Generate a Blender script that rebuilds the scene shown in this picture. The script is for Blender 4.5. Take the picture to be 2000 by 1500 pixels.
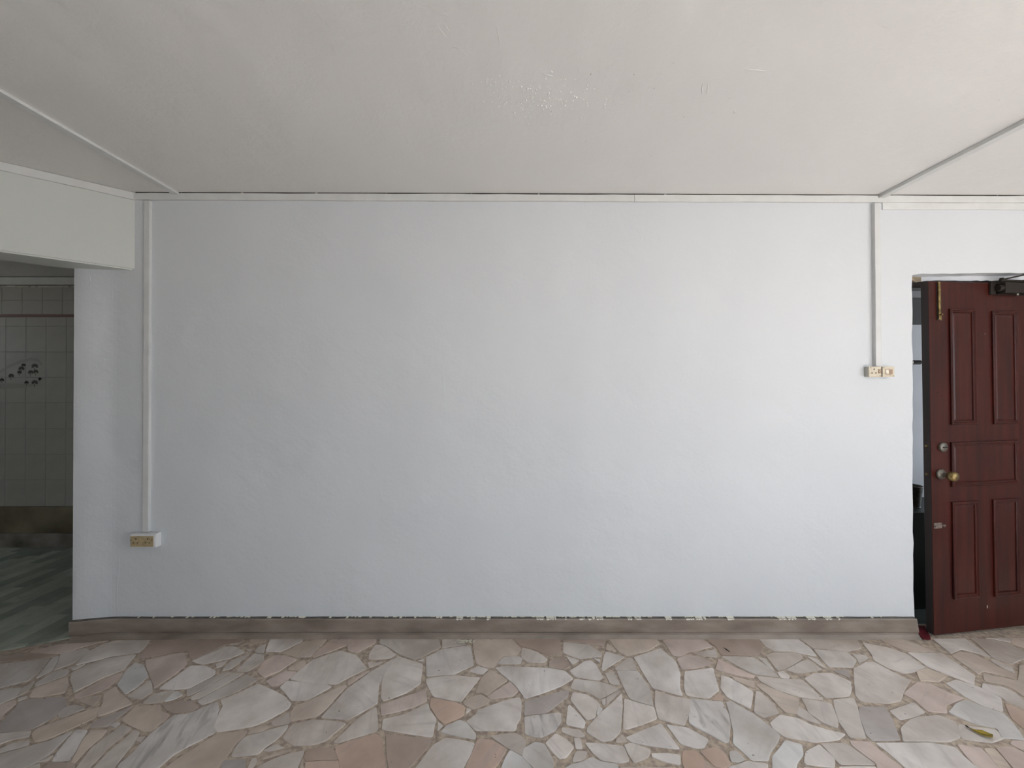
import bpy, bmesh, math, random
from mathutils import Vector, Matrix
for o in list(bpy.data.objects): bpy.data.objects.remove(o, do_unlink=True)
S = bpy.context.scene
COL = S.collection
R = math.radians

# ------------------------------------------------------------ camera
D, H, F = 2.15, 1.40, 750.0            # distance to the wall, eye height, focal length for a 2000 px wide frame
PITCH = R(.25)
cam = bpy.data.cameras.new('camera'); cam.sensor_width = 36; cam.lens = 13.5; cam.clip_start = .02
co = bpy.data.objects.new('camera', cam); COL.objects.link(co)
co.location = (0, -D, H); co.rotation_euler = (R(90) + PITCH, 0, 0)
S.camera = co

# ------------------------------------------------------------ daylight and exposure
world = bpy.data.worlds.new('sky'); S.world = world; world.use_nodes = True
wt = world.node_tree; wt.nodes.clear()
wo = wt.nodes.new('ShaderNodeOutputWorld'); wb = wt.nodes.new('ShaderNodeBackground')
tc = wt.nodes.new('ShaderNodeTexCoord'); sx = wt.nodes.new('ShaderNodeSeparateXYZ')
cr = wt.nodes.new('ShaderNodeValToRGB'); mr = wt.nodes.new('ShaderNodeMapRange')
mr.inputs['From Min'].default_value = -1; mr.inputs['From Max'].default_value = 1
wt.links.new(tc.outputs['Generated'], sx.inputs[0]); wt.links.new(sx.outputs['Z'], mr.inputs['Value'])
wt.links.new(mr.outputs[0], cr.inputs[0]); wt.links.new(cr.outputs[0], wb.inputs[0]); wt.links.new(wb.outputs[0], wo.inputs[0])
e = cr.color_ramp.elements                      # pale paving below the horizon, white overcast sky above it
e[0].position = 0; e[0].color = (.94, .95, .94, 1)
e[1].position = 1; e[1].color = (.66, .84, 1.06, 1)
n = e.new(.485); n.color = (.94, .95, .94, 1)
n = e.new(.515); n.color = (.80, .93, 1.06, 1)
wb.inputs[1].default_value = 4.2
sun = bpy.data.lights.new('sun', 'SUN'); sun.energy = 50; sun.angle = R(.6); sun.color = (.94, .97, 1)
so_ = bpy.data.objects.new('sun', sun); COL.objects.link(so_)
so_.rotation_euler = Vector((-math.cos(R(35)), -.16, -math.sin(R(35)))).to_track_quat('-Z', 'Y').to_euler()
def portal(loc, rot, sx_, sy_):
    l = bpy.data.lights.new('window_portal', 'AREA'); l.shape = 'RECTANGLE'; l.size = sx_; l.size_y = sy_
    l.cycles.is_portal = True
    o = bpy.data.objects.new('window_portal', l); o.location = loc; o.rotation_euler = rot; COL.objects.link(o)
XR, YR = 4.2, -4.8                              # right wall and rear wall of the room
WR = (-4.6, -1.8, .5, 2.2)                     # opening in the right wall: y0 y1 z0 z1
WB = (.5, 3.0, .7, 2.2)                       # opening in the rear wall: x0 x1 z0 z1
portal((XR + .4, (WR[0]+WR[1])/2, (WR[2]+WR[3])/2), (0, R(90), 0), WR[3]-WR[2], WR[1]-WR[0])
portal(((WB[0]+WB[1])/2, YR - .1, (WB[2]+WB[3])/2), (R(90), 0, 0), WB[1]-WB[0], WB[3]-WB[2])
portal((3.4, .51, 1.2), (0, R(90), 0), 2.4, .78)
WL = (.3, .9, 1.55, 2.2)                     # unseen opening added high in the tiled room's far wall to brighten it
portal((-6.35, .6, 1.875), (0, R(-90), 0), .65, .6)
S.view_settings.view_transform = 'Standard'; S.view_settings.look = 'None'
S.view_settings.gamma = 1; S.view_settings.use_curve_mapping = False
S.view_settings.exposure = -.04

# ------------------------------------------------------------ measuring helpers
def ray(u, v):
    a = (u-1000)/F; b = (750-v)/F
    return Vector((a, math.cos(PITCH)-b*math.sin(PITCH), math.sin(PITCH)+b*math.cos(PITCH)))
C0 = Vector((0, -D, H))
def W(u, v, y=0.0):
    d = ray(u, v); t = (y+D)/d.y; return C0 + d*t
def G(u, v, z=0.0):
    d = ray(u, v); t = (z-H)/d.z; return C0 + d*t

# ------------------------------------------------------------ materials
def mat(name, col, rough=.7, col2=None, nscale=6, detail=6, mix=(.35, .65), bump=0, bscale=30, bdist=.01, metal=0,
        stretch=None, objcol=False, coat=0, spec=.5, rot=None):
    m = bpy.data.materials.new(name); m.use_nodes = True; t = m.node_tree; N = t.nodes; L = t.links
    p = N['Principled BSDF']
    p.inputs['Base Color'].default_value = (*col, 1); p.inputs['Roughness'].default_value = rough
    p.inputs['Metallic'].default_value = metal; p.inputs['Coat Weight'].default_value = coat
    p.inputs['Specular IOR Level'].default_value = spec
    c = N.new('ShaderNodeTexCoord'); mp = N.new('ShaderNodeMapping')
    if stretch: mp.inputs['Scale'].default_value = stretch
    if rot: mp.inputs['Rotation'].default_value = rot
    L.new(c.outputs['Object'], mp.inputs[0])
    if col2:
        n = N.new('ShaderNodeTexNoise'); n.inputs['Scale'].default_value = nscale; n.inputs['Detail'].default_value = detail
        L.new(mp.outputs[0], n.inputs[0])
        r = N.new('ShaderNodeValToRGB'); r.color_ramp.elements[0].position = mix[0]; r.color_ramp.elements[1].position = mix[1]
        r.color_ramp.elements[0].color = (*col, 1); r.color_ramp.elements[1].color = (*col2, 1)
        L.new(n.outputs[0], r.inputs[0]); L.new(r.outputs[0], p.inputs['Base Color'])
    if bump:
        n2 = N.new('ShaderNodeTexNoise'); n2.inputs['Scale'].default_value = bscale; n2.inputs['Detail'].default_value = 5
        L.new(mp.outputs[0], n2.inputs[0])
        b = N.new('ShaderNodeBump'); b.inputs['Strength'].default_value = bump; b.inputs['Distance'].default_value = bdist
        L.new(n2.outputs[0], b.inputs['Height']); L.new(b.outputs[0], p.inputs['Normal'])
    return m

def plaster(name, col, col2, rotax, s1=.5, s2=.5, s3=.25, rough=.6):
    """painted hand-trowelled plaster: broad undulation, slanting trowel strokes, fine grain"""
    m = bpy.data.materials.new(name); m.use_nodes = True; t = m.node_tree; N = t.nodes; L = t.links
    p = N['Principled BSDF']; p.inputs['Roughness'].default_value = rough
    c = N.new('ShaderNodeTexCoord')
    def noise(scale, det, rot=None, st=None, rg=.5):
        mp = N.new('ShaderNodeMapping'); L.new(c.outputs['Object'], mp.inputs[0])
        if rot: mp.inputs['Rotation'].default_value = rot
        if st: mp.inputs['Scale'].default_value = st
        n = N.new('ShaderNodeTexNoise'); n.inputs['Scale'].default_value = scale; n.inputs['Detail'].default_value = det
        n.inputs['Roughness'].default_value = rg
        # mapping rotates after scaling, so chain a second mapping for the stretch
        L.new(mp.outputs[0], n.inputs[0]); return n
    def bump(n, s, d, prev=None):
        b = N.new('ShaderNodeBump'); b.inputs['Strength'].default_value = s; b.inputs['Distance'].default_value = d
        L.new(n.outputs[0], b.inputs['Height'])
        if prev: L.new(prev.outputs[0], b.inputs['Normal'])
        return b
    b = bump(noise(1.6, 3), s1, .05)
    vr = N.new('ShaderNodeVectorRotate'); vr.rotation_type = rotax; vr.inputs['Angle'].default_value = R(-38) if rotax == 'Y_AXIS' else R(4)
    L.new(c.outputs['Object'], vr.inputs['Vector'])
    mp = N.new('ShaderNodeMapping'); L.new(vr.outputs[0], mp.inputs[0])
    mp.inputs['Scale'].default_value = (1.1, 5, 5) if rotax == 'Y_AXIS' else (7, 1.0, 1)
    n = N.new('ShaderNodeTexNoise'); n.inputs['Scale'].default_value = 1.7; n.inputs['Detail'].default_value = 3
    L.new(mp.outputs[0], n.inputs[0]); b = bump(n, s2, .012, b)
    b = bump(noise(45, 6, rg=.6), s3, .003, b)
    L.new(b.outputs[0], p.inputs['Normal'])
    n = noise(.9, 4); r = N.new('ShaderNodeValToRGB')
    r.color_ramp.elements[0].position = .35; r.color_ramp.elements[1].position = .7
    r.color_ramp.elements[0].color = (*col, 1); r.color_ramp.elements[1].color = (*col2, 1)
    L.new(n.outputs[0], r.inputs[0]); L.new(r.outputs[0], p.inputs['Base Color'])
    return m

def marble(name, amount=.5, dark=(.30, .28, .28), cloud=.6):
    """polished marble offcut: object colour, broad cloud, streaky veins turned differently in every stone"""
    m = bpy.data.materials.new(name); m.use_nodes = True; t = m.node_tree; N = t.nodes; L = t.links
    p = N['Principled BSDF']; p.inputs['Roughness'].default_value = .5; p.inputs['Specular IOR Level'].default_value = .35
    oi = N.new('ShaderNodeObjectInfo'); c = N.new('ShaderNodeTexCoord')
    mu = N.new('ShaderNodeMath'); mu.operation = 'MULTIPLY'; mu.inputs[1].default_value = 6.283; L.new(oi.outputs['Random'], mu.inputs[0])
    m2 = N.new('ShaderNodeMath'); m2.operation = 'MULTIPLY'; m2.inputs[1].default_value = 57.; L.new(oi.outputs['Random'], m2.inputs[0])
    vr = N.new('ShaderNodeVectorRotate'); vr.rotation_type = 'Z_AXIS'; L.new(c.outputs['Object'], vr.inputs['Vector']); L.new(mu.outputs[0], vr.inputs['Angle'])
    ad = N.new('ShaderNodeVectorMath'); ad.operation = 'ADD'; L.new(vr.outputs[0], ad.inputs[0])
    cx = N.new('ShaderNodeCombineXYZ'); L.new(m2.outputs[0], cx.inputs[0]); L.new(m2.outputs[0], cx.inputs[2]); L.new(cx.outputs[0], ad.inputs[1])
    mp = N.new('ShaderNodeMapping'); mp.inputs['Scale'].default_value = (2.5, 13, 1); L.new(ad.outputs[0], mp.inputs[0])
    n1 = N.new('ShaderNodeTexNoise'); n1.inputs['Scale'].default_value = 2.2; n1.inputs['Detail'].default_value = 7; n1.inputs['Distortion'].default_value = .7
    L.new(mp.outputs[0], n1.inputs[0])
    r1 = N.new('ShaderNodeValToRGB'); r1.color_ramp.elements[0].position = .52; r1.color_ramp.elements[1].position = .80
    r1.color_ramp.elements[0].color = (0, 0, 0, 1); r1.color_ramp.elements[1].color = (amount, amount, amount, 1)
    L.new(n1.outputs[0], r1.inputs[0])
    n2 = N.new('ShaderNodeTexNoise'); n2.inputs['Scale'].default_value = 7; n2.inputs['Detail'].default_value = 6; L.new(ad.outputs[0], n2.inputs[0])
    r2 = N.new('ShaderNodeValToRGB'); r2.color_ramp.elements[0].position = .3; r2.color_ramp.elements[1].position = .7
    r2.color_ramp.elements[0].color = (.80, .78, .76, 1); r2.color_ramp.elements[1].color = (1.1, 1.1, 1.1, 1)
    L.new(n2.outputs[0], r2.inputs[0])
    mx = N.new('ShaderNodeMix'); mx.data_type = 'RGBA'; mx.blend_type = 'MULTIPLY'; mx.inputs[0].default_value = 1
    L.new(oi.outputs['Color'], mx.inputs[6]); L.new(r2.outputs[0], mx.inputs[7])
    m3 = N.new('ShaderNodeMix'); m3.data_type = 'RGBA'; m3.inputs[7].default_value = (*dark, 1)
    L.new(r1.outputs[0], m3.inputs[0]); L.new(mx.outputs[2], m3.inputs[6])
    n5 = N.new('ShaderNodeTexNoise'); n5.inputs['Scale'].default_value = 3.2; n5.inputs['Detail'].default_value = 9; n5.inputs['Roughness'].default_value = .65; L.new(c.outputs['Object'], n5.inputs[0])
    ad2 = N.new('ShaderNodeVectorMath'); ad2.operation = 'ADD'; L.new(ad.outputs[0], ad2.inputs[0]); ad2.inputs[1].default_value = (3.1, 9.2, 4.4); L.new(ad2.outputs[0], n5.inputs[0])
    r5 = N.new('ShaderNodeValToRGB'); r5.color_ramp.elements[0].position = .45; r5.color_ramp.elements[1].position = .75
    r5.color_ramp.elements[0].color = (0, 0, 0, 1); r5.color_ramp.elements[1].color = (cloud, cloud, cloud, 1); L.new(n5.outputs[0], r5.inputs[0])
    m5 = N.new('ShaderNodeMix'); m5.data_type = 'RGBA'; m5.inputs[7].default_value = (.36, .28, .22, 1)
    L.new(r5.outputs[0], m5.inputs[0]); L.new(m3.outputs[2], m5.inputs[6]); m3 = m5
    n3 = N.new('ShaderNodeTexNoise'); n3.inputs['Scale'].default_value = 55; n3.inputs['Detail'].default_value = 2; L.new(ad.outputs[0], n3.inputs[0])
    r3 = N.new('ShaderNodeValToRGB'); r3.color_ramp.elements[0].position = .74; r3.color_ramp.elements[1].position = .78
    r3.color_ramp.elements[0].color = (0, 0, 0, 1); r3.color_ramp.elements[1].color = (.8, .8, .8, 1); L.new(n3.outputs[0], r3.inputs[0])
    m4 = N.new('ShaderNodeMix'); m4.data_type = 'RGBA'; m4.inputs[7].default_value = (.10, .08, .07, 1)
    L.new(r3.outputs[0], m4.inputs[0]); L.new(m3.outputs[2], m4.inputs[6]); L.new(m4.outputs[2], p.inputs['Base Color'])
    rr = N.new('ShaderNodeMapRange'); rr.inputs['To Min'].default_value = .36; rr.inputs['To Max'].default_value = .62
    L.new(n2.outputs[0], rr.inputs[0]); L.new(rr.outputs[0], p.inputs['Roughness'])
    b = N.new('ShaderNodeBump'); b.inputs['Strength'].default_value = .15; b.inputs['Distance'].default_value = .003
    L.new(n2.outputs[0], b.inputs['Height']); L.new(b.outputs[0], p.inputs['Normal'])
    return m

M = {}
M['wall'] = plaster('wall_paint', (.72, .74, .76), (.69, .71, .735), 'Y_AXIS', s1=.6, s2=.2, s3=.45)
M['lintel'] = plaster('lintel_paint', (.68, .70, .66), (.66, .675, .64), 'Y_AXIS', s1=.3, s2=.08)
M['ceiling'] = plaster('ceiling_paint', (.84, .825, .795), (.81, .795, .77), 'Z_AXIS', s1=.5, s2=.2, s3=.6)
M['trim'] = mat('trim_paint', (.74, .745, .725), .5, (.69, .69, .67), 14, bump=.3, bscale=40, bdist=.002)
M['trunk'] = mat('trunking_paint', (.72, .725, .715), .45, (.67, .67, .66), 12)
M['grout'] = mat('grout', (.58, .49, .39), .9, (.36, .29, .24), 45, 6, (.38, .62), bump=.8, bscale=160, bdist=.004)
M['marble'] = marble('marble', .42, (.36, .33, .33))
M['mottled'] = marble('mottled_marble', .95, (.17, .165, .17))
M['skirt'] = mat('cement_skirting', (.34, .285, .24), .5, (.19, .15, .122), 5, 9, (.3, .7), bump=.4, bscale=60, bdist=.003, stretch=(1, 1, 3))
M['ledge'] = mat('bare_ledge', (.14, .125, .11), .8, (.09, .08, .07), 30)
M['flake'] = mat('old_cream_paint', (.80, .78, .68), .5)
M['gap'] = mat('raw_plaster', (.50, .40, .28), .9, (.34, .27, .19), 30, bump=.6, bscale=80, bdist=.004)
M['box'] = mat('painted_box', (.78, .78, .78), .5)
M['yellow'] = mat('yellowed_plastic', (.48, .385, .22), .45, (.30, .21, .12), 60, 4, (.45, .8))
M['cream'] = mat('cream_plastic', (.68, .60, .46), .4, (.52, .41, .28), 70, 4, (.5, .8))
M['creamside'] = mat('box_side', (.50, .485, .43), .5)
M['pale'] = mat('pale_plastic', (.86, .80, .68), .35)
M['brownsw'] = mat('browned_plastic', (.36, .25, .17), .5)
M['black'] = mat('dark_holes_and_shade', (.02, .015, .01), .8)
M['screw'] = mat('dull_screw', (.25, .22, .17), .4, metal=.7)
M['wood'] = mat('mahogany', (.072, .014, .009), .3, (.028, .006, .005), 3, 9, (.3, .72), stretch=(9, 9, .55), coat=.0, spec=.3, bump=.1, bscale=30, bdist=.002)
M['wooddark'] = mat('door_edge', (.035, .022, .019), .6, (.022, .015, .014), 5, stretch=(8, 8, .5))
M['brass'] = mat('aged_brass', (.42, .31, .13), .35, (.16, .11, .05), 30, metal=.9)
M['steel'] = mat('dull_nickel', (.24, .22, .19), .42, (.15, .135, .115), 40, metal=.75)
M['closer'] = mat('brown_closer', (.020, .015, .012), .6, (.03, .023, .019), 20, spec=.25)
M['latch'] = mat('worn_latch', (.33, .27, .23), .5, (.16, .12, .1), 60, metal=.5)
M['tile'] = mat('wall_tile', (.46, .445, .40), .3, (.40, .385, .345), 4, 6)
M['tilegrout'] = mat('tile_joint', (.33, .31, .27), .9)
M['border'] = mat('rust_border', (.20, .10, .08), .5)
M['print'] = mat('printed_motif', (.10, .085, .065), .3)
M['print2'] = mat('printed_arch', (.36, .34, .30), .3)
M['curb'] = mat('stained_curb', (.30, .27, .235), .8, (.12, .10, .08), 6, 8, (.35, .7))
M['stain'] = mat('stained_render', (.27, .23, .15), .8, (.13, .10, .06), 4, 8, (.35, .7))
M['green'] = marble('green_plank', .25, (.05, .07, .05), 0)
M['red'] = mat('red_rubber', (.14, .015, .024), .5, (.09, .010, .016), 20)
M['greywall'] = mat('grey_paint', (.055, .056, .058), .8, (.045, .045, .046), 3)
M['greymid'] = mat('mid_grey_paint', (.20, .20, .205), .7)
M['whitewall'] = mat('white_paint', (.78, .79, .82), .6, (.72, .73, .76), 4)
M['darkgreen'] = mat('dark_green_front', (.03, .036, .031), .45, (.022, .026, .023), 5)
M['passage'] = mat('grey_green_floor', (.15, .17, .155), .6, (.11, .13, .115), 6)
M['leaf'] = mat('yellow_leaf', (.42, .30, .035), .5, (.27, .20, .03), 30)
M['leafdark'] = mat('leaf_tip', (.04, .035, .02), .7)
M['splinter'] = mat('dark_splinter', (.05, .035, .03), .8)
M['outer'] = mat('outer_wall', (.50, .50, .49), .8)

# ------------------------------------------------------------ object helpers
def link(name, bm, m, parent=None, loc=None, smooth=False, label=None, cat=None, kind=None, group=None, autos=None):
    me = bpy.data.meshes.new(name)
    bmesh.ops.recalc_face_normals(bm, faces=bm.faces)
    bm.to_mesh(me); bm.free()
    for mm in (m if isinstance(m, (list, tuple)) else [m]): me.materials.append(mm)
    if smooth:
        for p in me.polygons: p.use_smooth = True
    if autos:
        me.set_sharp_from_angle(angle=R(autos)) if hasattr(me, 'set_sharp_from_angle') else None
    o = bpy.data.objects.new(name, me); COL.objects.link(o)
    if parent: o.parent = parent
    if loc: o.location = loc
    for k, v in (('label', label), ('category', cat), ('kind', kind), ('group', group)):
        if v: o[k] = v
    return o
def empty(name, loc, label, cat, group=None, rot=(0, 0, 0)):
    o = bpy.data.objects.new(name, None); COL.objects.link(o); o.location = loc; o.rotation_euler = rot
    o.empty_display_size = .05
    o['label'] = label; o['category'] = cat
    if group: o['group'] = group
    return o
def box(bm, x0, x1, y0, y1, z0, z1, bev=0, mi=0):
    v = [bm.verts.new((x, y, z)) for x in (x0, x1) for y in (y0, y1) for z in (z0, z1)]
    fs = [bm.faces.new([v[i] for i in q]) for q in ((0,1,3,2),(4,6,7,5),(0,4,5,1),(2,3,7,6),(0,2,6,4),(1,5,7,3))]
    for f in fs: f.material_index = mi
    if bev:
        es = list({ed for f in fs for ed in f.edges})
        r = bmesh.ops.bevel(bm, geom=es, offset=bev, segments=2, affect='EDGES', profile=.5)
    return fs
def prism(bm, pts, z0, z1, mi=0):
    """vertical prism from a plan outline"""
    a = [bm.verts.new((x, y, z0)) for x, y in pts]; b = [bm.verts.new((x, y, z1)) for x, y in pts]
    fs = [bm.faces.new(a), bm.faces.new(b)]
    k = len(pts)
    for i in range(k): fs.append(bm.faces.new((a[i], a[(i+1) % k], b[(i+1) % k], b[i])))
    for f in fs: f.material_index = mi
    return fs
def extr(bm, prof, x0, x1, dx0=None, dx1=None):
    """profile of (y,z) points run along x"""
    k = len(prof)
    a = [bm.verts.new((x0 + (dx0[i] if dx0 else 0), y, z)) for i, (y, z) in enumerate(prof)]
    b = [bm.verts.new((x1 + (dx1[i] if dx1 else 0), y, z)) for i, (y, z) in enumerate(prof)]
    bm.faces.new(a); bm.faces.new(b)
    for i in range(k): bm.faces.new((a[i], a[(i+1) % k], b[(i+1) % k], b[i]))
def cyl(bm, p, axis, r0, r1, h, seg=20, mi=0):
    q = Vector((0, 0, 1)).rotation_difference(Vector(axis)).to_matrix().to_4x4()
    mtx = Matrix.Translation(Vector(p) + Vector(axis).normalized()*h/2) @ q
    r = bmesh.ops.create_cone(bm, cap_ends=True, segments=seg, radius1=r0, radius2=r1, depth=h, matrix=mtx)
    for v in r['verts']:
        for f in v.link_faces: f.material_index = mi
def lathe(bm, p, axis, prof, seg=24):
    q = Vector((0, 0, 1)).rotation_difference(Vector(axis)).to_matrix()
    rings = []
    for r, h in prof:
        rings.append([bm.verts.new(Vector(p) + q @ Vector((r*math.cos(2*math.pi*i/seg), r*math.sin(2*math.pi*i/seg), h))) for i in range(seg)])
    for a, b in zip(rings, rings[1:]):
        for i in range(seg): bm.faces.new((a[i], a[(i+1) % seg], b[(i+1) % seg], b[i]))
    bm.faces.new(rings[0]); bm.faces.new(rings[-1])
def tube(bm, pts, r, seg=8):
    rings = []
    for i, p in enumerate(pts):
        p = Vector(p); d = (Vector(pts[min(i+1, len(pts)-1)]) - Vector(pts[max(i-1, 0)])).normalized()
        q = Vector((0, 0, 1)).rotation_difference(d).to_matrix()
        rr = r[i] if isinstance(r, (list, tuple)) else r
        rings.append([bm.verts.new(p + q @ Vector((rr*math.cos(2*math.pi*k/seg), rr*math.sin(2*math.pi*k/seg), 0))) for k in range(seg)])
    for a, b in zip(rings, rings[1:]):
        for k in range(seg): bm.faces.new((a[k], a[(k+1) % seg], b[(k+1) % seg], b[k]))
    bm.faces.new(rings[0]); bm.faces.new(rings[-1])
NB = bmesh.new
def struct(name, bm, m, parent=None, **k): return link(name, bm, m, parent, kind=None if parent else 'structure', **k)

# ============================================================ ROOM SHELL
cz = lambda x: 2.473 - .0036*x            # the ceiling sags a little to the right
XL = -2.422                               # left end of the main wall
OX0, OX1 = 2.242, 3.12                    # door opening
OZ = 2.026
WT = .12

# floor bed (grout) of the main room
dirb = Vector((.768, .640)); dirt = Vector((.924, .383))
P0 = Vector((-2.116, 0)); P1 = Vector((XL, 0))
PE = P0 - dirb*4.5; TE = P1 - dirt*3.3
bm = NB()
prism(bm, [(P1.x, WT), (XR+.2, WT), (XR+.2, YR-.1), (-5.8, YR-.1), (-5.8, PE.y), (TE.x, TE.y), (P1.x, P1.y)], -.12, -.004)
floor = struct('floor', bm, M['grout'])

# main wall: slightly bellied towards its left end, ragged at the door opening
def belly(x):
    t = max(0, min(1, (-2.205 - x)/.217)); return -.03*t*t*(3-2*t)
bm = NB()
random.seed(5)
xs = [XL, XL+.002] + [XL+.002+.3*i/16 for i in range(1, 17)] + [-2.1]
xs += [-2.1 + i*(OX0-.06+2.1)/20 for i in range(1, 21)]
nz = 40
def jag(z):
    random.seed(int(z*1000)); a = (random.random()-.5)*.006
    return a + (.012*max(0, 1-z/.35)**2)
cols = []
for x in xs + [OX0]:
    c = []
    for k in range(nz+1):
        z = 2.6*k/nz
        xx = x
        yb = belly(x) + (.0 if x > XL else .012)
        if x == OX0: xx = OX0 + (jag(z) if z < OZ else 0)
        c.append(bm.verts.new((xx, yb, z)))
    cols.append(c)
for a, b in zip(cols, cols[1:]):
    for k in range(nz): bm.faces.new((a[k], a[k+1], b[k+1], b[k]))
back = [[bm.verts.new((c[k].co.x, WT, c[k].co.z)) for k in range(nz+1)] for c in (cols[0], cols[-1])]
for k in range(nz):
    bm.faces.new((cols[0][k], cols[0][k+1], back[0][k+1], back[0][k]))
    bm.faces.new((cols[-1][k], cols[-1][k+1], back[1][k+1], back[1][k]))
    bm.faces.new((back[0][k], back[0][k+1], back[1][k+1], back[1][k]))
# over and right of the opening
lz = [(OX0 + (OX1-OX0)*i/16, OZ + .010*i/16 + random.uniform(-.0022, .0022)) for i in range(17)]
lz[0] = (OX0, OZ-.006); 
for (xa, za), (xb, zb) in zip(lz, lz[1:]):
    q = [bm.verts.new(p) for p in ((xa, 0, za), (xb, 0, zb), (xb, 0, 2.6), (xa, 0, 2.6))]
    w = [bm.verts.new(p) for p in ((xa, WT, za), (xb, WT, zb), (xb, WT, 2.6), (xa, WT, 2.6))]
    bm.faces.new(q); bm.faces.new(w); bm.faces.new((q[0], q[1], w[1], w[0]))
box(bm, OX1, XR+.1, 0, WT, 0, 2.6)
wall_back = struct('wall_back', bm, M['wall'])

# hairline ridges and a long drip in the paint of the main wall
def ridge(pts, r=.0016):
    bm = NB(); ps = []
    for u, v in pts:
        p = W(u, v, 0); ps.append((p.x, belly(p.x)+.0002, p.z))
    tube(bm, ps, [r*.3] + [r]*(len(ps)-2) + [r*.3], 6)
    link('plaster_ridge', bm, M['wall'], wall_back, smooth=True)
ridge([(866, 715), (864, 740), (867, 765), (870, 790), (868, 815)], .0013)
ridge([(232, 1075), (234, 1105), (230, 1140), (229, 1175), (228, 1200)], .0013)
ridge([(652, 818), (670, 822), (690, 832), (703, 838)], .0012)
ridge([(180, 530), (184, 545), (183, 560)], .003)
ridge([(1174, 895), (1176, 905)], .002)
ridge([(745, 962), (746, 972), (749, 980)], .002)

# oblique lintel wall over the left opening, with its far pier
def obl(t0, t1, z0, z1, bm):
    a = P0 - dirb*t0; b = P0 - dirb*t1; c = P1 - dirb*t1; d = P1 - dirb*t0
    prism(bm, [tuple(a), tuple(b), tuple(c), tuple(d)], z0, z1)
bm = NB(); BZ = 2.048
# lintel end runs into the main wall
a = P0 + dirb*.06; d = P1 + dirb*.06
prism(bm, [(P0.x, 0.0), tuple(P0 - dirb*1.25), tuple(P1 - dirb*1.25), (P1.x, 0.0), (P1.x+.02, .06), (P0.x-.02, .06)], BZ, 2.6)
obl(1.25, 4.6, -.05, 2.6, bm)
bmesh.ops.recalc_face_normals(bm, faces=bm.faces)
es = [ed for ed in bm.edges if all(abs(v.co.z-BZ) < 1e-4 for v in ed.verts) and not all(v.co.y > -.001 for v in ed.verts)]
bmesh.ops.bevel(bm, geom=es, offset=.008, segments=2, affect='EDGES')
struct('wall_left', bm, M['lintel'])
bm = NB(); box(bm, -5.8, -5.62, YR-.1, -2.7, -.05, 2.6); struct('wall_far_left', bm, M['outer'])

# right wall and rear wall with their open windows
bm = NB()
def holed(bm, axis, a0, a1, h, t0, t1):
    w0, w1, z0, z1 = h
    for (p, q, r, s) in ((a0, w0, -.05, 2.6), (w1, a1, -.05, 2.6), (w0, w1, -.05, z0), (w0, w1, z1, 2.6)):
        if axis == 'y': box(bm, t0, t1, p, q, r, s)
        else: box(bm, p, q, t0, t1, r, s)
holed(bm, 'y', YR-.1, WT, WR, XR, XR+.42); struct('wall_right', bm, M['outer'])
bm = NB(); holed(bm, 'x', -5.8, XR+.14, WB, YR-.14, YR); struct('wall_rear', bm, M['outer'])
def winframe(name, axis, h, t):
    w0, w1, z0, z1 = h; bm = NB(); r = .025
    def bar(a, b, c, d):
        if axis == 'y': box(bm, t-r, t+r, a, b, c, d, .003)
        else: box(bm, a, b, t-r, t+r, c, d, .003)
    bar(w0, w1, z0, z0+.05); bar(w0, w1, z1-.05, z1); bar(w0, w0+.05, z0, z1); bar(w1-.05, w1, z0, z1)
    for k in (1, 2): bar(w0+(w1-w0)*k/3-.02, w0+(w1-w0)*k/3+.02, z0, z1)
    struct(name, bm, M['trim'])
winframe('window_1', 'y', WR, XR+.30); winframe('window_2', 'x', WB, YR-.07)

# ceiling slab
bm = NB()
c = [(-5.8, YR-.1), (XR+.42, YR-.1), (XR+.42, WT), (XL, WT), (XL, 0), (PE.x, PE.y), (-5.8, PE.y)]
a = [bm.verts.new((x, y, cz(x))) for x, y in c]; b = [bm.verts.new((x, y, cz(x)+.1)) for x, y in c]
bm.faces.new(a); bm.faces.new(b)
for i in range(len(c)): bm.faces.new((a[i], a[(i+1) % len(c)], b[(i+1) % len(c)], b[i]))
ceiling = struct('ceiling', bm, M['ceiling'])
# roughly peeled and repainted specks
def ceilpt(u, v):
    p = G(u, v, 2.473); return p
bm = NB(); random.seed(11)
def speck(u, v, s):
    p = ceilpt(u, v); k = 6
    ring = [bm.verts.new((p.x + s*math.cos(2*math.pi*i/k)*random.uniform(.5, 1.5), p.y + s*math.sin(2*math.pi*i/k)*random.uniform(.5, 1.5), cz(p.x)+.0003)) for i in range(k)]
    t = bm.verts.new((p.x, p.y, cz(p.x) - s*random.uniform(.3, .6)))
    for i in range(k): bm.faces.new((ring[i], ring[(i+1) % k], t))
for cu, cv, su, sv, n_ in ((1030, 180, 45, 22, 110), (1080, 205, 50, 10, 60), (960, 160, 12, 8, 14), (1150, 200, 60, 30, 30), (1300, 180, 90, 30, 14), (1165, 276, 16, 2, 10)):
    for i in range(n_): speck(random.gauss(cu, su), random.gauss(cv, sv), random.uniform(.0016, .0055))
for u, v, s in ((743, 168, .006), (782, 178, .006), (1292, 140, .005), (1315, 122, .005), (1355, 189, .006), (1436, 218, .006), (1272, 303, .006), (1427, 192, .005), (640, 360, .006), (652, 361, .005), (1952, 192, .006)):
    for i in range(3): speck(u+random.uniform(-3, 3), v+random.uniform(-2, 2), s*random.uniform(.4, .9))
link('peeled_specks', bm, M['ceiling'], ceiling, kind='stuff')
def cridge(pts, r):
    bm = NB(); tube(bm, [(ceilpt(u, v).x, ceilpt(u, v).y, cz(ceilpt(u, v).x)) for u, v in pts], [r*.3]+[r]*(len(pts)-2)+[r*.3], 6)
    link('trowel_ridge', bm, M['ceiling'], ceiling, smooth=True)
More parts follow.
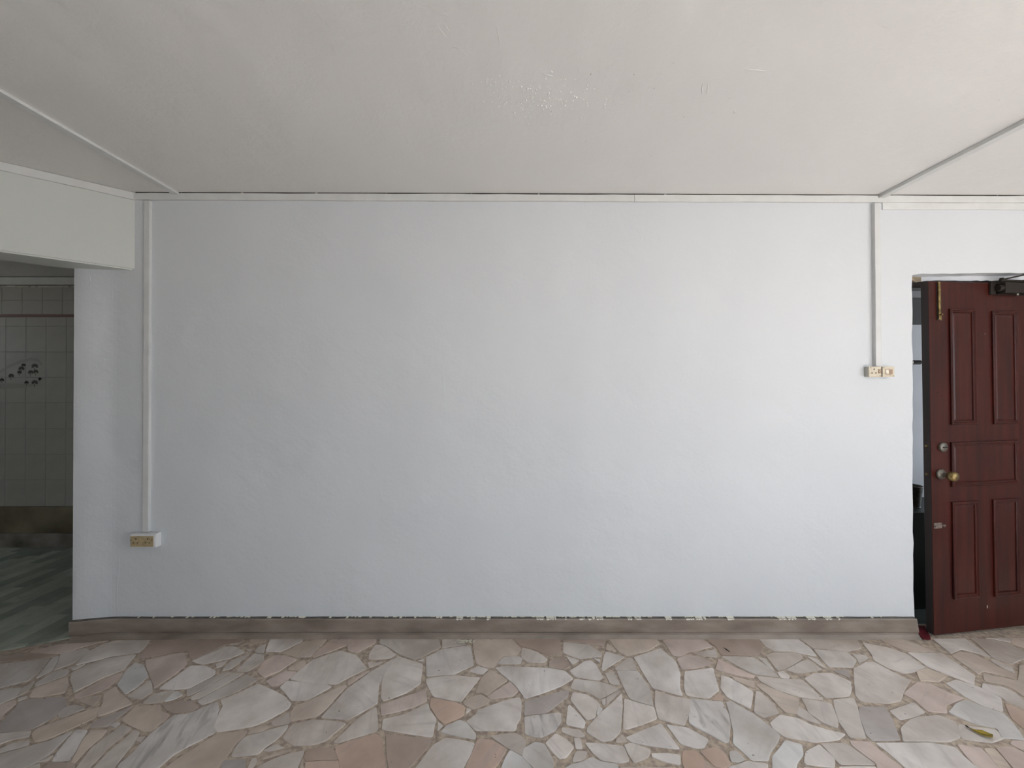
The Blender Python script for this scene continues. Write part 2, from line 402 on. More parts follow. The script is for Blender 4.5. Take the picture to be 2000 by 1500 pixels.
cridge([(855, 52), (864, 63), (871, 72)], .0013); cridge([(869, 48), (874, 56), (878, 62)], .0012)
cridge([(971, 50), (974, 72), (977, 95)], .0012); cridge([(885, 92), (900, 98), (912, 108)], .0013)
cridge([(1372, 162), (1371, 172), (1371, 182)], .002); cridge([(1383, 160), (1382, 170), (1380, 182)], .002)
cridge([(1455, 134), (1478, 135), (1497, 137)], .0018); cridge([(1058, 142), (1070, 146), (1080, 148)], .0016)

# cornice boards, ceiling battens
def board(name, x0, x1, drop, t, top=.005, m='trim', seed=1):
    bm = NB(); random.seed(seed); k = max(2, int((x1-x0)/.12)); A = []
    for i in range(k+1):
        x = x0+(x1-x0)*i/k; w = random.uniform(-.0012, .0012); g = random.uniform(-.0012, .001)
        A.append([bm.verts.new((x, y, z)) for y, z in ((.002, cz(x)-top-g), (-t, cz(x)-top-g), (-t, cz(x)-top-drop+w), (.002, cz(x)-top-drop+w))])
    for a, b in zip(A, A[1:]):
        for j in range(4): bm.faces.new((a[j], a[(j+1) % 4], b[(j+1) % 4], b[j]))
    bm.faces.new(A[0]); bm.faces.new(A[-1])
    return struct(name, bm, M[m])
xj = W(1238, 385).x
board('trim_1', -2.114, xj-.001, .037, .013, seed=2); board('trim_2', xj+.001, XR, .037, .013, seed=3)
board('trim_3', W(1722, 400).x, XR, .036, .006, top=.0425, seed=4)
bm = NB(); random.seed(8)                                        # cornice of the oblique lintel
nrm = Vector((.640, -.768)); A = []
for i in range(24):
    t = -.012 + 4.5*i/23; q = P0 - dirb*t; w = random.uniform(-.001, .001); zc = cz(q.x)
    A.append([bm.verts.new((q.x+nrm.x*k, q.y+nrm.y*k, z)) for k, z in ((-.002, zc-.002), (.013, zc-.002), (.013, zc-.042+w), (-.002, zc-.042+w))])
for a, b in zip(A, A[1:]):
    for j in range(4): bm.faces.new((a[j], a[(j+1) % 4], b[(j+1) % 4], b[j]))
bm.faces.new(A[0]); bm.faces.new(A[-1]); struct('trim_4', bm, M['trim'])
bm = NB(); random.seed(14); x = -2.1                            # black strip standing in for the shade between cornice and ceiling
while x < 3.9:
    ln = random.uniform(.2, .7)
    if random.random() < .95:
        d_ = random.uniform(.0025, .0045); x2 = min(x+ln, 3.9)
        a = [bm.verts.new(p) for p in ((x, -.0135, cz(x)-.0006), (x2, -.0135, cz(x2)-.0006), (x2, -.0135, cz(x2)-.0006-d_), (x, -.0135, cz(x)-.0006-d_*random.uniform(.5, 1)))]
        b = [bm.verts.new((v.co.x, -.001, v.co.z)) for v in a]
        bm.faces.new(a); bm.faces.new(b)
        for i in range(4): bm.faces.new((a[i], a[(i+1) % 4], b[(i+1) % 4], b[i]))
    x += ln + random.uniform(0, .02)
link('crevice_shade_strip', bm, M['black'], wall_back, kind='stuff', label='dark strip imitating the shade line above the cornice')
def batten(name, u, v, w, t, ye, seed):
    p = W(u, v, -.014); bm = NB(); random.seed(seed); A = []
    for i in range(30):
        y = -.010 + (ye+.010)*i/29; x = p.x + random.uniform(-.0012, .0012); g = .0008
        A.append([bm.verts.new(q) for q in ((x-w/2, y, cz(x)-g), (x+w/2, y, cz(x)-g), (x+w/2, y, cz(x)-t-g), (x-w/2, y, cz(x)-t-g))])
    for a, b in zip(A, A[1:]):
        for j in range(4): bm.faces.new((a[j], a[(j+1) % 4], b[(j+1) % 4], b[j]))
    bm.faces.new(A[0]); bm.faces.new(A[-1]); struct(name, bm, M['trim'])
batten('trim_5', 343, 376, .036, .012, YR, 21)
batten('trim_6', 1722, 381, .036, .018, YR, 22)

# cement skirting with worn top edge
X0s, X1s = XL+.002, W(1788, 1210, -.012).x
prof = [(.01, .109), (-.002, .111), (-.0165, .109), (-.0195, .103), (-.0185, .07), (-.0175, .036), (-.0115, .027), (-.0115, .017), (-.018, .008), (-.026, -.0035), (.01, -.0035)]
bm = NB(); A = []; random.seed(31); k = 90
for i in range(k+1):
    x = X0s + (X1s-X0s)*i/k; w = belly(x); f = max(0, (x-(X1s-.06))/.06)**2
    A.append([bm.verts.new((x + f*(.0 + .022*(1-z/.109)), y + w + (random.uniform(-.0009, .0009) if y < .005 else .01), z + (random.uniform(-.0012, .0012) if z > .1 else 0))) for y, z in prof])
for a, b in zip(A, A[1:]):
    for j in range(len(prof)):
        f = bm.faces.new((a[j], a[(j+1) % len(prof)], b[(j+1) % len(prof)], b[j])); f.material_index = 1 if j in (0, 1) else 0
bm.faces.new(A[0]); bm.faces.new(A[-1])
base = struct('baseboard_back', bm, [M['skirt'], M['ledge']])
bm = NB(); random.seed(6); x = -2.1
def pxx(x): return 1000 + x*750/D
while x < 2.1:
    u = pxx(x)
    if 880 < u < 1640: pr, ln = .8, random.uniform(.006, .05)
    elif 420 < u <= 880: pr, ln = .5, random.uniform(.004, .022)
    else: pr, ln = .1, random.uniform(.003, .012)
    if random.random() < pr:
        y0 = -random.uniform(.004, .017)
        n_ = max(3, int(ln/.004)); top = []; 
        for i in range(n_+1):
            top.append((x+ln*i/n_, y0 + random.uniform(-.003, .003)))
        pts = [(x, .0)] + top + [(x+ln, .0)]
        lo = [bm.verts.new((a, min(b, -.0005) if i not in (0, len(pts)-1) else 0, .1115)) for i, (a, b) in enumerate(pts)]
        hi = [bm.verts.new((v.co.x, v.co.y, .1135)) for v in lo]
        bm.faces.new(hi)
        for i in range(len(lo)): bm.faces.new((lo[i], lo[(i+1) % len(lo)], hi[(i+1) % len(lo)], hi[i]))
        if y0 < -.009 and 880 < u < 1640:
            zz = [random.uniform(.1025, .110) for _ in range(n_+1)]; zz[0] = zz[-1] = .1115
            q1 = [bm.verts.new((x+ln*i/n_, -.0205, .112)) for i in range(n_+1)]; q2 = [bm.verts.new((x+ln*i/n_, -.0212, zz[i])) for i in range(n_+1)]
            for i in range(n_): bm.faces.new((q1[i], q1[i+1], q2[i+1], q2[i]))
    x += ln + random.uniform(.001, .02)
link('paint_flakes', bm, M['flake'], base, kind='stuff', label='chipped cream paint left along the top edge')

# ============================================================ CRAZY-PAVED FLOOR
DATA = '''p -2540,-123 -2441,-61 -2283,-46 -2216,-32 -2288,-68 -2359,-130 -2487,-140
b -2650,-156 -2532,-133 -2366,-140 -2385,-163 -2599,-195
g -2592,-220 -2578,-210 -2377,-169 -2342,-213 -2299,-315 -2377,-361 -2395,-366
g -2367,-387 -2356,-377 -2278,-361 -2233,-412 -2257,-451 -2268,-460
g -2367,-166 -2352,-150 -2313,-189 -2267,-250 -2276,-296 -2282,-302 -2314,-244
p -2249,-474 -2248,-458 -2209,-434 -2185,-456 -2179,-492 -2149,-532 -2154,-545
g -2266,-321 -2249,-340 -2225,-377 -2226,-402 -2233,-412 -2265,-372
g -2217,-420 -2192,-410 -2180,-422 -2196,-437
g -2364,-130 -2276,-96 -2225,-117 -2229,-147 -2216,-195 -2247,-241 -2259,-250 -2312,-182
g -2175,-33 -1994,-30 -1968,-82 -1963,-127 -2079,-153 -2148,-195 -2187,-217 -2216,-163 -2232,-123 -2215,-64
b -1968,-30 -1479,-12 -1483,-54 -1552,-64 -1638,-185 -1712,-117 -1775,-127 -1901,-171 -1929,-156 -1938,-123
p -1869,-185 -1765,-138 -1722,-127 -1640,-207 -1639,-282 -1658,-364 -1691,-335 -1764,-273 -1826,-226
g -2129,-212 -2064,-168 -1960,-143 -1932,-213 -1916,-247 -1967,-302 -2004,-387 -2049,-351 -2105,-313 -2149,-267
g -2193,-235 -2167,-223 -2149,-210 -2162,-250
p -1909,-270 -1887,-282 -1878,-369 -1938,-422 -1962,-420 -1981,-401 -1952,-315
c -1895,-259 -1907,-202 -1845,-220 -1758,-290 -1744,-353 -1759,-398 -1847,-345
g -1722,-315 -1646,-387 -1660,-426 -1736,-411 -1728,-361
t -2139,-296 -2080,-345 -2043,-390 -2130,-415 -2171,-416 -2212,-361
g -2205,-247 -2180,-256 -2160,-282 -2222,-353 -2243,-335 -2244,-302 -2245,-263
d -2018,-415 -1950,-465 -1943,-501 -1940,-523 -1956,-568 -1987,-586 -2094,-590 -2121,-570 -2127,-549 -2155,-479 -2181,-446 -2152,-426
g -1943,-463 -1910,-460 -1855,-475 -1880,-500 -1907,-522 -1945,-501
t -1932,-434 -1863,-405 -1841,-434 -1836,-463 -1852,-460
t -1848,-353 -1793,-392 -1733,-420 -1676,-451 -1703,-476 -1754,-517 -1781,-488 -1807,-446 -1852,-403
t -1800,-467 -1760,-523 -1788,-555 -1818,-592 -1848,-627 -1877,-632 -1926,-602 -1942,-578 -1908,-547 -1860,-508 -1828,-486
d -1665,-463 -1662,-517 -1665,-563 -1730,-568 -1741,-545 -1736,-532 -1685,-490
t -1643,-470 -1546,-459 -1509,-492 -1455,-510 -1467,-584 -1485,-588 -1637,-535
g -1626,-400 -1555,-378 -1544,-392 -1552,-444 -1631,-447
w -1633,-366 -1620,-303 -1607,-223 -1539,-224 -1460,-256 -1444,-281 -1497,-364 -1561,-371
c -1544,-439 -1544,-390 -1533,-384 -1493,-402 -1511,-427
b -1531,-458 -1500,-439 -1427,-437 -1370,-465 -1380,-490 -1447,-499 -1497,-483
g -2086,-596 -2000,-590 -1957,-583 -1930,-611 -1986,-623 -2011,-651
g -1909,-627 -1887,-647 -1954,-678 -1972,-680 -1982,-673 -1958,-642
g -1783,-585 -1760,-682 -1770,-715 -1801,-757 -1868,-757 -1963,-687 -1945,-685 -1859,-646 -1824,-629
m -1775,-580 -1725,-583 -1701,-632 -1677,-666 -1654,-709 -1713,-713 -1735,-683
w -1740,-688 -1733,-707 -1765,-715
t -1712,-581 -1649,-581 -1639,-606 -1638,-664 -1623,-718 -1641,-716 -1670,-666 -1699,-625
g -1612,-558 -1555,-574 -1564,-669 -1558,-682 -1550,-738 -1535,-757 -1580,-757 -1600,-731 -1625,-662
g -1660,-558 -1645,-544 -1625,-551 -1629,-570
g -1536,-584 -1505,-592 -1486,-632 -1463,-728 -1442,-757 -1529,-757 -1534,-734 -1543,-676
g -1465,-610 -1461,-635 -1484,-628 -1490,-614
m -1436,-512 -1376,-504 -1309,-442 -1270,-479 -1232,-561 -1200,-590 -1226,-619 -1287,-682 -1298,-736 -1298,-757 -1425,-757 -1455,-721 -1445,-680 -1453,-599
t -1272,-757 -1261,-710 -1230,-665 -1187,-601 -1074,-587 -1073,-613 -1084,-647 -1078,-697 -1084,-741 -1080,-757
b -1719,-716 -1637,-719 -1617,-725 -1588,-757 -1708,-757
g -1769,-726 -1752,-721 -1705,-757 -1785,-757
w -1628,-189 -1547,-83 -1491,-81 -1407,-123 -1454,-171 -1554,-210
g -1494,-377 -1446,-308 -1406,-270 -1370,-270 -1417,-345 -1453,-401 -1468,-407
g -1362,-272 -1308,-274 -1350,-345 -1398,-420 -1428,-431 -1446,-413
g -1292,-282 -1214,-313 -1262,-387 -1316,-423 -1357,-458 -1399,-437
w -1301,-432 -1252,-401 -1192,-340 -1090,-383 -1028,-412 -975,-451 -972,-476 -1026,-534 -1064,-561 -1192,-589 -1223,-566 -1253,-495 -1262,-465
p -1166,-324 -1114,-260 -1051,-267 -1087,-344 -1121,-353
w -1068,-323 -878,-341 -840,-356 -914,-431 -985,-431 -1077,-361
w -1060,-308 -1030,-213 -1017,-182 -904,-115 -812,-147 -777,-182 -726,-232 -722,-243 -787,-299 -825,-340 -1015,-321
t -785,-345 -772,-352 -809,-482 -830,-517 -888,-529 -925,-538 -946,-501 -948,-465 -909,-440
w -806,-523 -798,-490 -759,-365 -696,-270 -636,-202 -600,-166 -619,-267 -625,-345 -595,-446 -661,-508 -688,-532
w -903,-554 -836,-534 -725,-543 -690,-550 -738,-629 -779,-644 -852,-647 -912,-616 -911,-572
g -997,-535 -960,-495 -931,-534 -928,-552 -980,-563 -1003,-545
t -1061,-582 -1029,-558 -994,-568 -1011,-586 -1065,-600
g -927,-558 -920,-578 -934,-623 -957,-653 -966,-682 -1060,-694 -1071,-655 -1066,-613 -980,-579
w -701,-632 -670,-573 -652,-530 -593,-470 -548,-574 -556,-586 -649,-623 -681,-638
g -935,-738 -923,-722 -880,-696 -799,-669 -794,-690 -789,-731 -788,-757 -935,-757
d -1076,-710 -1003,-704 -962,-757 -1063,-757
g -978,-702 -963,-699 -949,-715 -953,-749 -966,-743
g -955,-669 -923,-642 -883,-658 -923,-669
t -934,-694 -873,-667 -852,-674 -933,-704
b -791,-664 -695,-657 -653,-704 -771,-708 -783,-697
r -767,-715 -650,-709 -626,-757 -748,-757
r -689,-656 -644,-634 -547,-600 -520,-615 -451,-757 -621,-757 -646,-708
t -773,-757 -784,-706 -751,-757
w -1299,-117 -1338,-18 -1160,-12 -1154,-41 -1222,-120
g -1352,-122 -1360,-96 -1337,-57 -1303,-129
g -1416,-103 -1380,-101 -1382,-122
t -1443,-18 -1357,-12 -1348,-45 -1406,-52 -1440,-33
g -1551,-52 -1507,-46 -1490,-59 -1515,-68
g -1372,-133 -1392,-243 -1428,-250 -1431,-190 -1411,-166
w -1347,-137 -1295,-145 -1261,-192 -1298,-259 -1354,-256
g -1491,-209 -1453,-187 -1454,-224 -1467,-235
p -1256,-183 -1222,-147 -1101,-177 -1140,-253 -1189,-299 -1250,-259
t -1207,-130 -1147,-57 -1065,-18 -1022,-12 -1042,-103 -1042,-155 -1104,-160
p -990,-12 -915,-12 -892,-68 -1015,-155 -1013,-175 -1037,-140
t -1108,-237 -1061,-185 -1036,-213 -1053,-253 -1102,-251
p -911,-12 -752,-12 -746,-57 -814,-127 -868,-110
w -737,-68 -703,-70 -660,-98 -604,-143 -628,-168 -732,-177 -746,-133
g -728,-17 -412,-12 -383,-88 -424,-120 -498,-179 -581,-142 -656,-89 -722,-55
g -390,-12 -310,-12 -248,-64 -371,-90
t -206,-12 -8,-12 49,-103 18,-149 -49,-155 -91,-233 -126,-235 -180,-206 -211,-71
w -377,-106 -261,-79 -223,-79 -194,-217 -221,-235 -279,-276 -411,-293 -443,-163 -410,-140
w -591,-156 -451,-212 -434,-337 -481,-388 -571,-436 -590,-417 -613,-335 -617,-256 -601,-179
w -480,-187 -453,-175 -452,-194
g -730,-198 -653,-197 -708,-235
p -778,-319 -705,-257 -700,-260 -766,-348
w -210,-257 -171,-227 -119,-245 -143,-278
w -154,-300 -228,-440 -263,-434 -355,-410 -402,-335 -409,-310 -320,-291 -264,-289
p -400,-371 -379,-437 -425,-467 -555,-510 -575,-461 -468,-408
w -371,-450 -354,-490 -319,-530 -319,-609 -335,-611 -511,-582 -530,-576 -541,-530 -453,-507
r -363,-420 -262,-442 -207,-466 -208,-508 -222,-523 -282,-551 -315,-523 -359,-465
w -196,-473 -178,-482 -197,-502
w -309,-544 -284,-561 -303,-584
c -219,-536 -192,-547 -147,-599 -147,-621 -288,-591 -268,-562
w 31,-416 40,-437 35,-523 19,-553 14,-583 -145,-582 -191,-541 -154,-508 -147,-486 -38,-439
t -146,-304 -108,-251 -22,-319 -84,-374 -113,-408 -138,-390 -166,-395
p -10,-326 28,-382 1,-411 -96,-424 -109,-412 -78,-383
t -217,-439 -144,-401 -100,-432 -114,-455 -168,-479 -207,-459
w -84,-238 -38,-227 173,-239 257,-257 292,-307 224,-353 57,-424 40,-387 16,-345 -53,-274
g -72,-207 -39,-162 37,-158 51,-173 40,-209
w -263,-617 -147,-639 -159,-687 -182,-738 -186,-757 -366,-757 -322,-674 -306,-647
b -507,-600 -333,-620 -318,-632 -337,-672 -381,-738 -441,-757 -482,-669
r -134,-622 -87,-626 -21,-662 -53,-721 -87,-757 -174,-757 -165,-718
g -87,-609 12,-596 42,-614 55,-632 42,-691 -16,-658
c -7,-667 39,-695 74,-738 68,-757 -45,-757 -27,-704
b 8,-12 267,-12 256,-129 191,-151 130,-106 60,-82 32,-57
g 60,-90 129,-123 182,-175 160,-200 79,-196 48,-163 54,-103
g 281,-46 419,-70 470,-130 460,-155 349,-171 270,-129
b 282,-12 512,-12 498,-74 394,-55 278,-32
g 496,-120 582,-160 448,-253 443,-243 478,-150
t 520,-54 550,-115 540,-122 500,-102
t 528,-12 797,-12 801,-57 710,-115 596,-151 566,-127 543,-46
p 827,-32 906,-12 1051,-12 1077,-82 975,-113 922,-123 881,-153 837,-149
w 793,-96 825,-171 830,-202 817,-273 779,-361 772,-408 651,-361 639,-250 629,-163
p 845,-176 906,-149 963,-155 1017,-206 915,-238 841,-244
g 953,-133 1082,-103 1056,-162 972,-147
w 848,-263 998,-238 980,-285 951,-376 885,-421 830,-415 790,-405 799,-361
b 190,-190 260,-155 292,-217 261,-247 185,-237
w 279,-153 342,-185 303,-211
w 401,-185 421,-215 439,-300 408,-315 306,-293 284,-256 368,-192
w 419,-171 452,-177 442,-200
g 597,-166 617,-171 615,-253 515,-254 511,-239
g 514,-260 618,-260 637,-366 618,-463 527,-424 520,-345
g 453,-273 498,-263 507,-344 462,-336
g 300,-309 406,-326 463,-346 494,-369 391,-426 355,-392 271,-365
w 280,-390 336,-403 377,-437 385,-460 360,-492 351,-521 314,-534 261,-432
w 244,-467 255,-459 305,-540 293,-572 225,-555
w 499,-395 483,-465 438,-589 399,-623 355,-631 302,-589 309,-570 397,-486
d 58,-437 260,-374 252,-412 201,-453 143,-499 52,-510
m 52,-520 207,-498 205,-540 171,-585 119,-611 87,-609 53,-597
w 503,-426 618,-470 609,-527 469,-576 455,-573
w 659,-379 726,-413 797,-428 763,-492 710,-559 616,-528 627,-465
w 206,-569 276,-581 292,-609 253,-611 202,-589
w 176,-597 216,-626 240,-654 202,-696 176,-698 131,-640
w 246,-618 272,-618 272,-661 246,-661
c 93,-634 127,-646 153,-704 148,-757 79,-757 80,-734 40,-697 46,-662
w 452,-615 544,-579 617,-551 647,-662 622,-660 472,-635
w 638,-555 718,-571 778,-621 742,-657 713,-658 660,-640
w 286,-637 433,-652 437,-710 401,-716 337,-707 310,-680
g 438,-647 471,-639 533,-666 513,-694 454,-716
g 444,-602 452,-632 408,-635 419,-617
g 245,-674 287,-674 271,-704 224,-714
c 263,-715 300,-695 329,-712 391,-722 383,-757 159,-757 222,-722
m 533,-681 593,-681 637,-687 621,-724 568,-710 532,-694
w 401,-732 604,-735 601,-757 383,-757
r 657,-670 707,-671 717,-701 734,-738 729,-757 631,-757 636,-711
r 720,-674 793,-656 811,-687 807,-725 782,-736 748,-730
m 379,-466 393,-479 364,-517 362,-501
w 396,-433 418,-423 412,-450 399,-459
g 425,-418 494,-378 499,-382 415,-458
b 1070,-12 1361,-12 1354,-75 1281,-148 1090,-143 1098,-89
w 1366,-12 1581,-12 1591,-96 1576,-156 1487,-119 1380,-115 1364,-82
g 1591,-12 1902,-26 1861,-96 1768,-118 1610,-90
w 1605,-103 1762,-125 1758,-182 1693,-232 1579,-229 1596,-143
g 1318,-151 1371,-130 1479,-129 1508,-150 1481,-179 1347,-244 1307,-247
w 1527,-155 1568,-175 1556,-243 1539,-212
g 1354,-248 1475,-190 1514,-181 1531,-247 1445,-264 1396,-271
g 1081,-158 1243,-165 1274,-227 1282,-299 1181,-277 1133,-231
p 1060,-173 1112,-240 1171,-289 1154,-304 1069,-277 1006,-247
g 1268,-165 1302,-171 1294,-238 1286,-264
g 1182,-293 1271,-309 1381,-314 1390,-431 1297,-415 1225,-380 1177,-323
w 1297,-268 1333,-257 1339,-290 1321,-308 1290,-300
w 1399,-307 1472,-275 1556,-272 1602,-325 1565,-372 1520,-410 1407,-418
d 1577,-254 1663,-246 1620,-304
w 1013,-286 1045,-303 1104,-383 1035,-476 970,-416 966,-366
t 1060,-292 1146,-325 1121,-364 1062,-318
t 1142,-348 1171,-339 1280,-425 1218,-504 1173,-495 1168,-463 1165,-412
g 1119,-383 1138,-390 1152,-456 1140,-500 1064,-521 1039,-496
g 1297,-423 1406,-452 1363,-536 1334,-570 1294,-547 1272,-500
g 1249,-471 1268,-489 1280,-555 1238,-534 1214,-509
g 1432,-433 1534,-421 1493,-488 1445,-557 1409,-615 1345,-611 1364,-540
w 1073,-549 1143,-510 1203,-525 1237,-559 1342,-598 1292,-623 1190,-632 1090,-611 1068,-578
c 947,-445 975,-440 1031,-507 1057,-558 1073,-602 1053,-625 982,-680 959,-706 896,-706 866,-640 899,-586 917,-536 931,-501
m 801,-426 824,-428 878,-438 932,-440 922,-510 903,-553 854,-631 833,-634 798,-600 757,-568 737,-547
r 941,-395 951,-417 934,-435 892,-431
c 832,-675 861,-670 874,-704 845,-714 818,-710
w 775,-757 800,-731 880,-710 897,-715 947,-719 925,-757
c 1079,-627 1131,-644 1105,-687 1055,-718 1023,-757 938,-757 966,-721 983,-694
w 1198,-645 1211,-701 1183,-733 1084,-720 1123,-676
w 1210,-641 1306,-639 1344,-721 1325,-725 1214,-723
w 1077,-732 1176,-744 1159,-757 1050,-757
w 1208,-732 1337,-732 1318,-757 1178,-757
w 1693,-243 1793,-198 1835,-197 1854,-246 1894,-319 1789,-387 1729,-434 1664,-448 1550,-437 1554,-407
w 1911,-48 2002,-86 2061,-139 2055,-237 1981,-259 1907,-271 1865,-235 1848,-181 1877,-143
w 2078,-127 2250,-133 2238,-286 2166,-343 2075,-229
t 2034,-12 2167,-27 2235,-120 2089,-117 2039,-48
d 1517,-467 1629,-469 1593,-536 1537,-623 1423,-627 1422,-602 1465,-532
w 1628,-488 1777,-445 1772,-496 1690,-521 1625,-534
p 1780,-398 1913,-332 1963,-340 1996,-395 2027,-422 1969,-439 1900,-458 1864,-499 1789,-486 1797,-432
t 2058,-241 2099,-291 2019,-326 1940,-317 1984,-263
w 2044,-336 2116,-315 2176,-363 2196,-417 2113,-490 2062,-463 2042,-411
w 2218,-337 2284,-362 2294,-397 2273,-439 2267,-483 2229,-472 2195,-444 2203,-410 2176,-367
t 2283,-153 2366,-120 2412,-140 2423,-190 2424,-240 2446,-280 2416,-304 2315,-257 2264,-279
w 2327,-21 2512,-15 2493,-82 2469,-163 2435,-129 2394,-99 2297,-133
g 2541,-12 2646,-27 2697,-63 2696,-169 2611,-175 2519,-210 2480,-160 2524,-69
w 2630,-12 2807,-12 2718,-45 2660,-15
t 2783,-13 2914,-12 2759,-123 2721,-54
w 2466,-176 2492,-226 2450,-272 2437,-236 2441,-185
t 2293,-275 2400,-318 2536,-223 2661,-195 2299,-460 2316,-376 2309,-343 2247,-317
r 2174,-451 2201,-493 2212,-523 2116,-594 2088,-578 2104,-528
c 1874,-497 1957,-453 2026,-434 2059,-472 2101,-504 2076,-553 2025,-625 1949,-613 1983,-572 1917,-551
g 1646,-545 1713,-521 1814,-512 1849,-545 1790,-610 1716,-631 1541,-631 1590,-574
g 1849,-554 1970,-579 1955,-617 1886,-634 1786,-619
w 1426,-638 1638,-638 1717,-656 1706,-694 1707,-738 1695,-757 1440,-757 1444,-728 1436,-669
p 1740,-644 1814,-659 1786,-738 1770,-757 1701,-757 1721,-690
p 1874,-658 1933,-652 1956,-677 1977,-696 1893,-757 1829,-757 1854,-704
p 1950,-641 1978,-629 2068,-629 1994,-683 1967,-669
t 1820,-663 1861,-660 1842,-711 1812,-757 1778,-757
g 1775,-140 1838,-147 1832,-168 1752,-204 1769,-176
p 1334,-629 1408,-635 1415,-682 1431,-738 1400,-757 1321,-757 1352,-718 1324,-649'''
CC = dict(w=(.76, .71, .675), g=(.65, .60, .56), p=(.68, .57, .52), t=(.64, .55, .475), b=(.48, .39, .335), d=(.49, .445, .42), c=(.68, .665, .65), r=(.59, .45, .37), m=(.70, .67, .65))
def cut(pts, f=.13):
    out = []
    k = len(pts)
    for i in range(k):
        a, p, b = pts[i-1], pts[i], pts[(i+1) % k]
        la = math.hypot(a[0]-p[0], a[1]-p[1]); lb = math.hypot(b[0]-p[0], b[1]-p[1])
        fa = min(f, .006/max(la, 1e-4)); fb = min(f, .006/max(lb, 1e-4))
        out.append((p[0]+(a[0]-p[0])*fa, p[1]+(a[1]-p[1])*fa)); out.append((p[0]+(b[0]-p[0])*fb, p[1]+(b[1]-p[1])*fb))
    return out
def stone_bm(bm, pts, z, inset=.0016):
    area = sum(pts[i-1][0]*pts[i][1]-pts[i][0]*pts[i-1][1] for i in range(len(pts)))/2
    if area < 0: pts = pts[::-1]
    k = len(pts)
    def ins(d):
        o = []
        for i in range(k):
            a, p, b = Vector(pts[i-1]), Vector(pts[i]), Vector(pts[(i+1) % k])
            n1 = Vector((-(p-a).y, (p-a).x)); n2 = Vector((-(b-p).y, (b-p).x))
            n_ = (n1.normalized()+n2.normalized())
            if n_.length < .2: n_ = n1
            n_.normalize(); o.append(p + n_*d)
        return o
    rings = [[bm.verts.new((q[0], q[1], zz)) for q in rr] for rr, zz in ((pts, -.006), (pts, z-.0012), (ins(inset), z))]
    bm.faces.new(rings[-1])
    for a, b in zip(rings, rings[1:]):
        for i in range(k): bm.faces.new((a[i], a[(i+1) % k], b[(i+1) % k], b[i]))
def grow(pts, d):
    cx = sum(p[0] for p in pts)/len(pts); cy = sum(p[1] for p in pts)/len(pts)
    return [(p[0]+(p[0]-cx)/max(.02, math.hypot(p[0]-cx, p[1]-cy))*d, p[1]+(p[1]-cy)/max(.02, math.hypot(p[0]-cx, p[1]-cy))*d) for p in pts]
random.seed(77)
for ln in DATA.strip().split('\n'):
    q = ln.split(); kd = q[0]
    pts = [tuple(int(v)/1000 for v in s.split(',')) for s in q[1:]]
    cx = sum(p[0] for p in pts)/len(pts); cy = sum(p[1] for p in pts)/len(pts)
    # rough, slightly wandering outline
    pp = []
    for i, p in enumerate(pts):
        nx = pts[(i+1) % len(pts)]; pp.append((p[0]-cx, p[1]-cy)); L_ = math.hypot(nx[0]-p[0], nx[1]-p[1])
        if L_ > .07:
            w_ = random.uniform(-.0022, .0022); pp.append(((p[0]+nx[0])/2-cx - (nx[1]-p[1])/L_*w_, (p[1]+nx[1])/2-cy + (nx[0]-p[0])/L_*w_))
    bm = NB(); stone_bm(bm, cut(grow(pp, .0028)), random.uniform(-.0006, .0006))
    o = link('stone', bm, M['mottled' if kd == 'm' else 'marble'], floor, loc=(cx, cy, 0))
    b = CC[kd]; f = random.uniform(.95, 1.05); tnt = random.uniform(-.01, .01)
    o.color = (min(1, b[0]*f+tnt), b[1]*f, max(0, b[2]*f-tnt), 1)
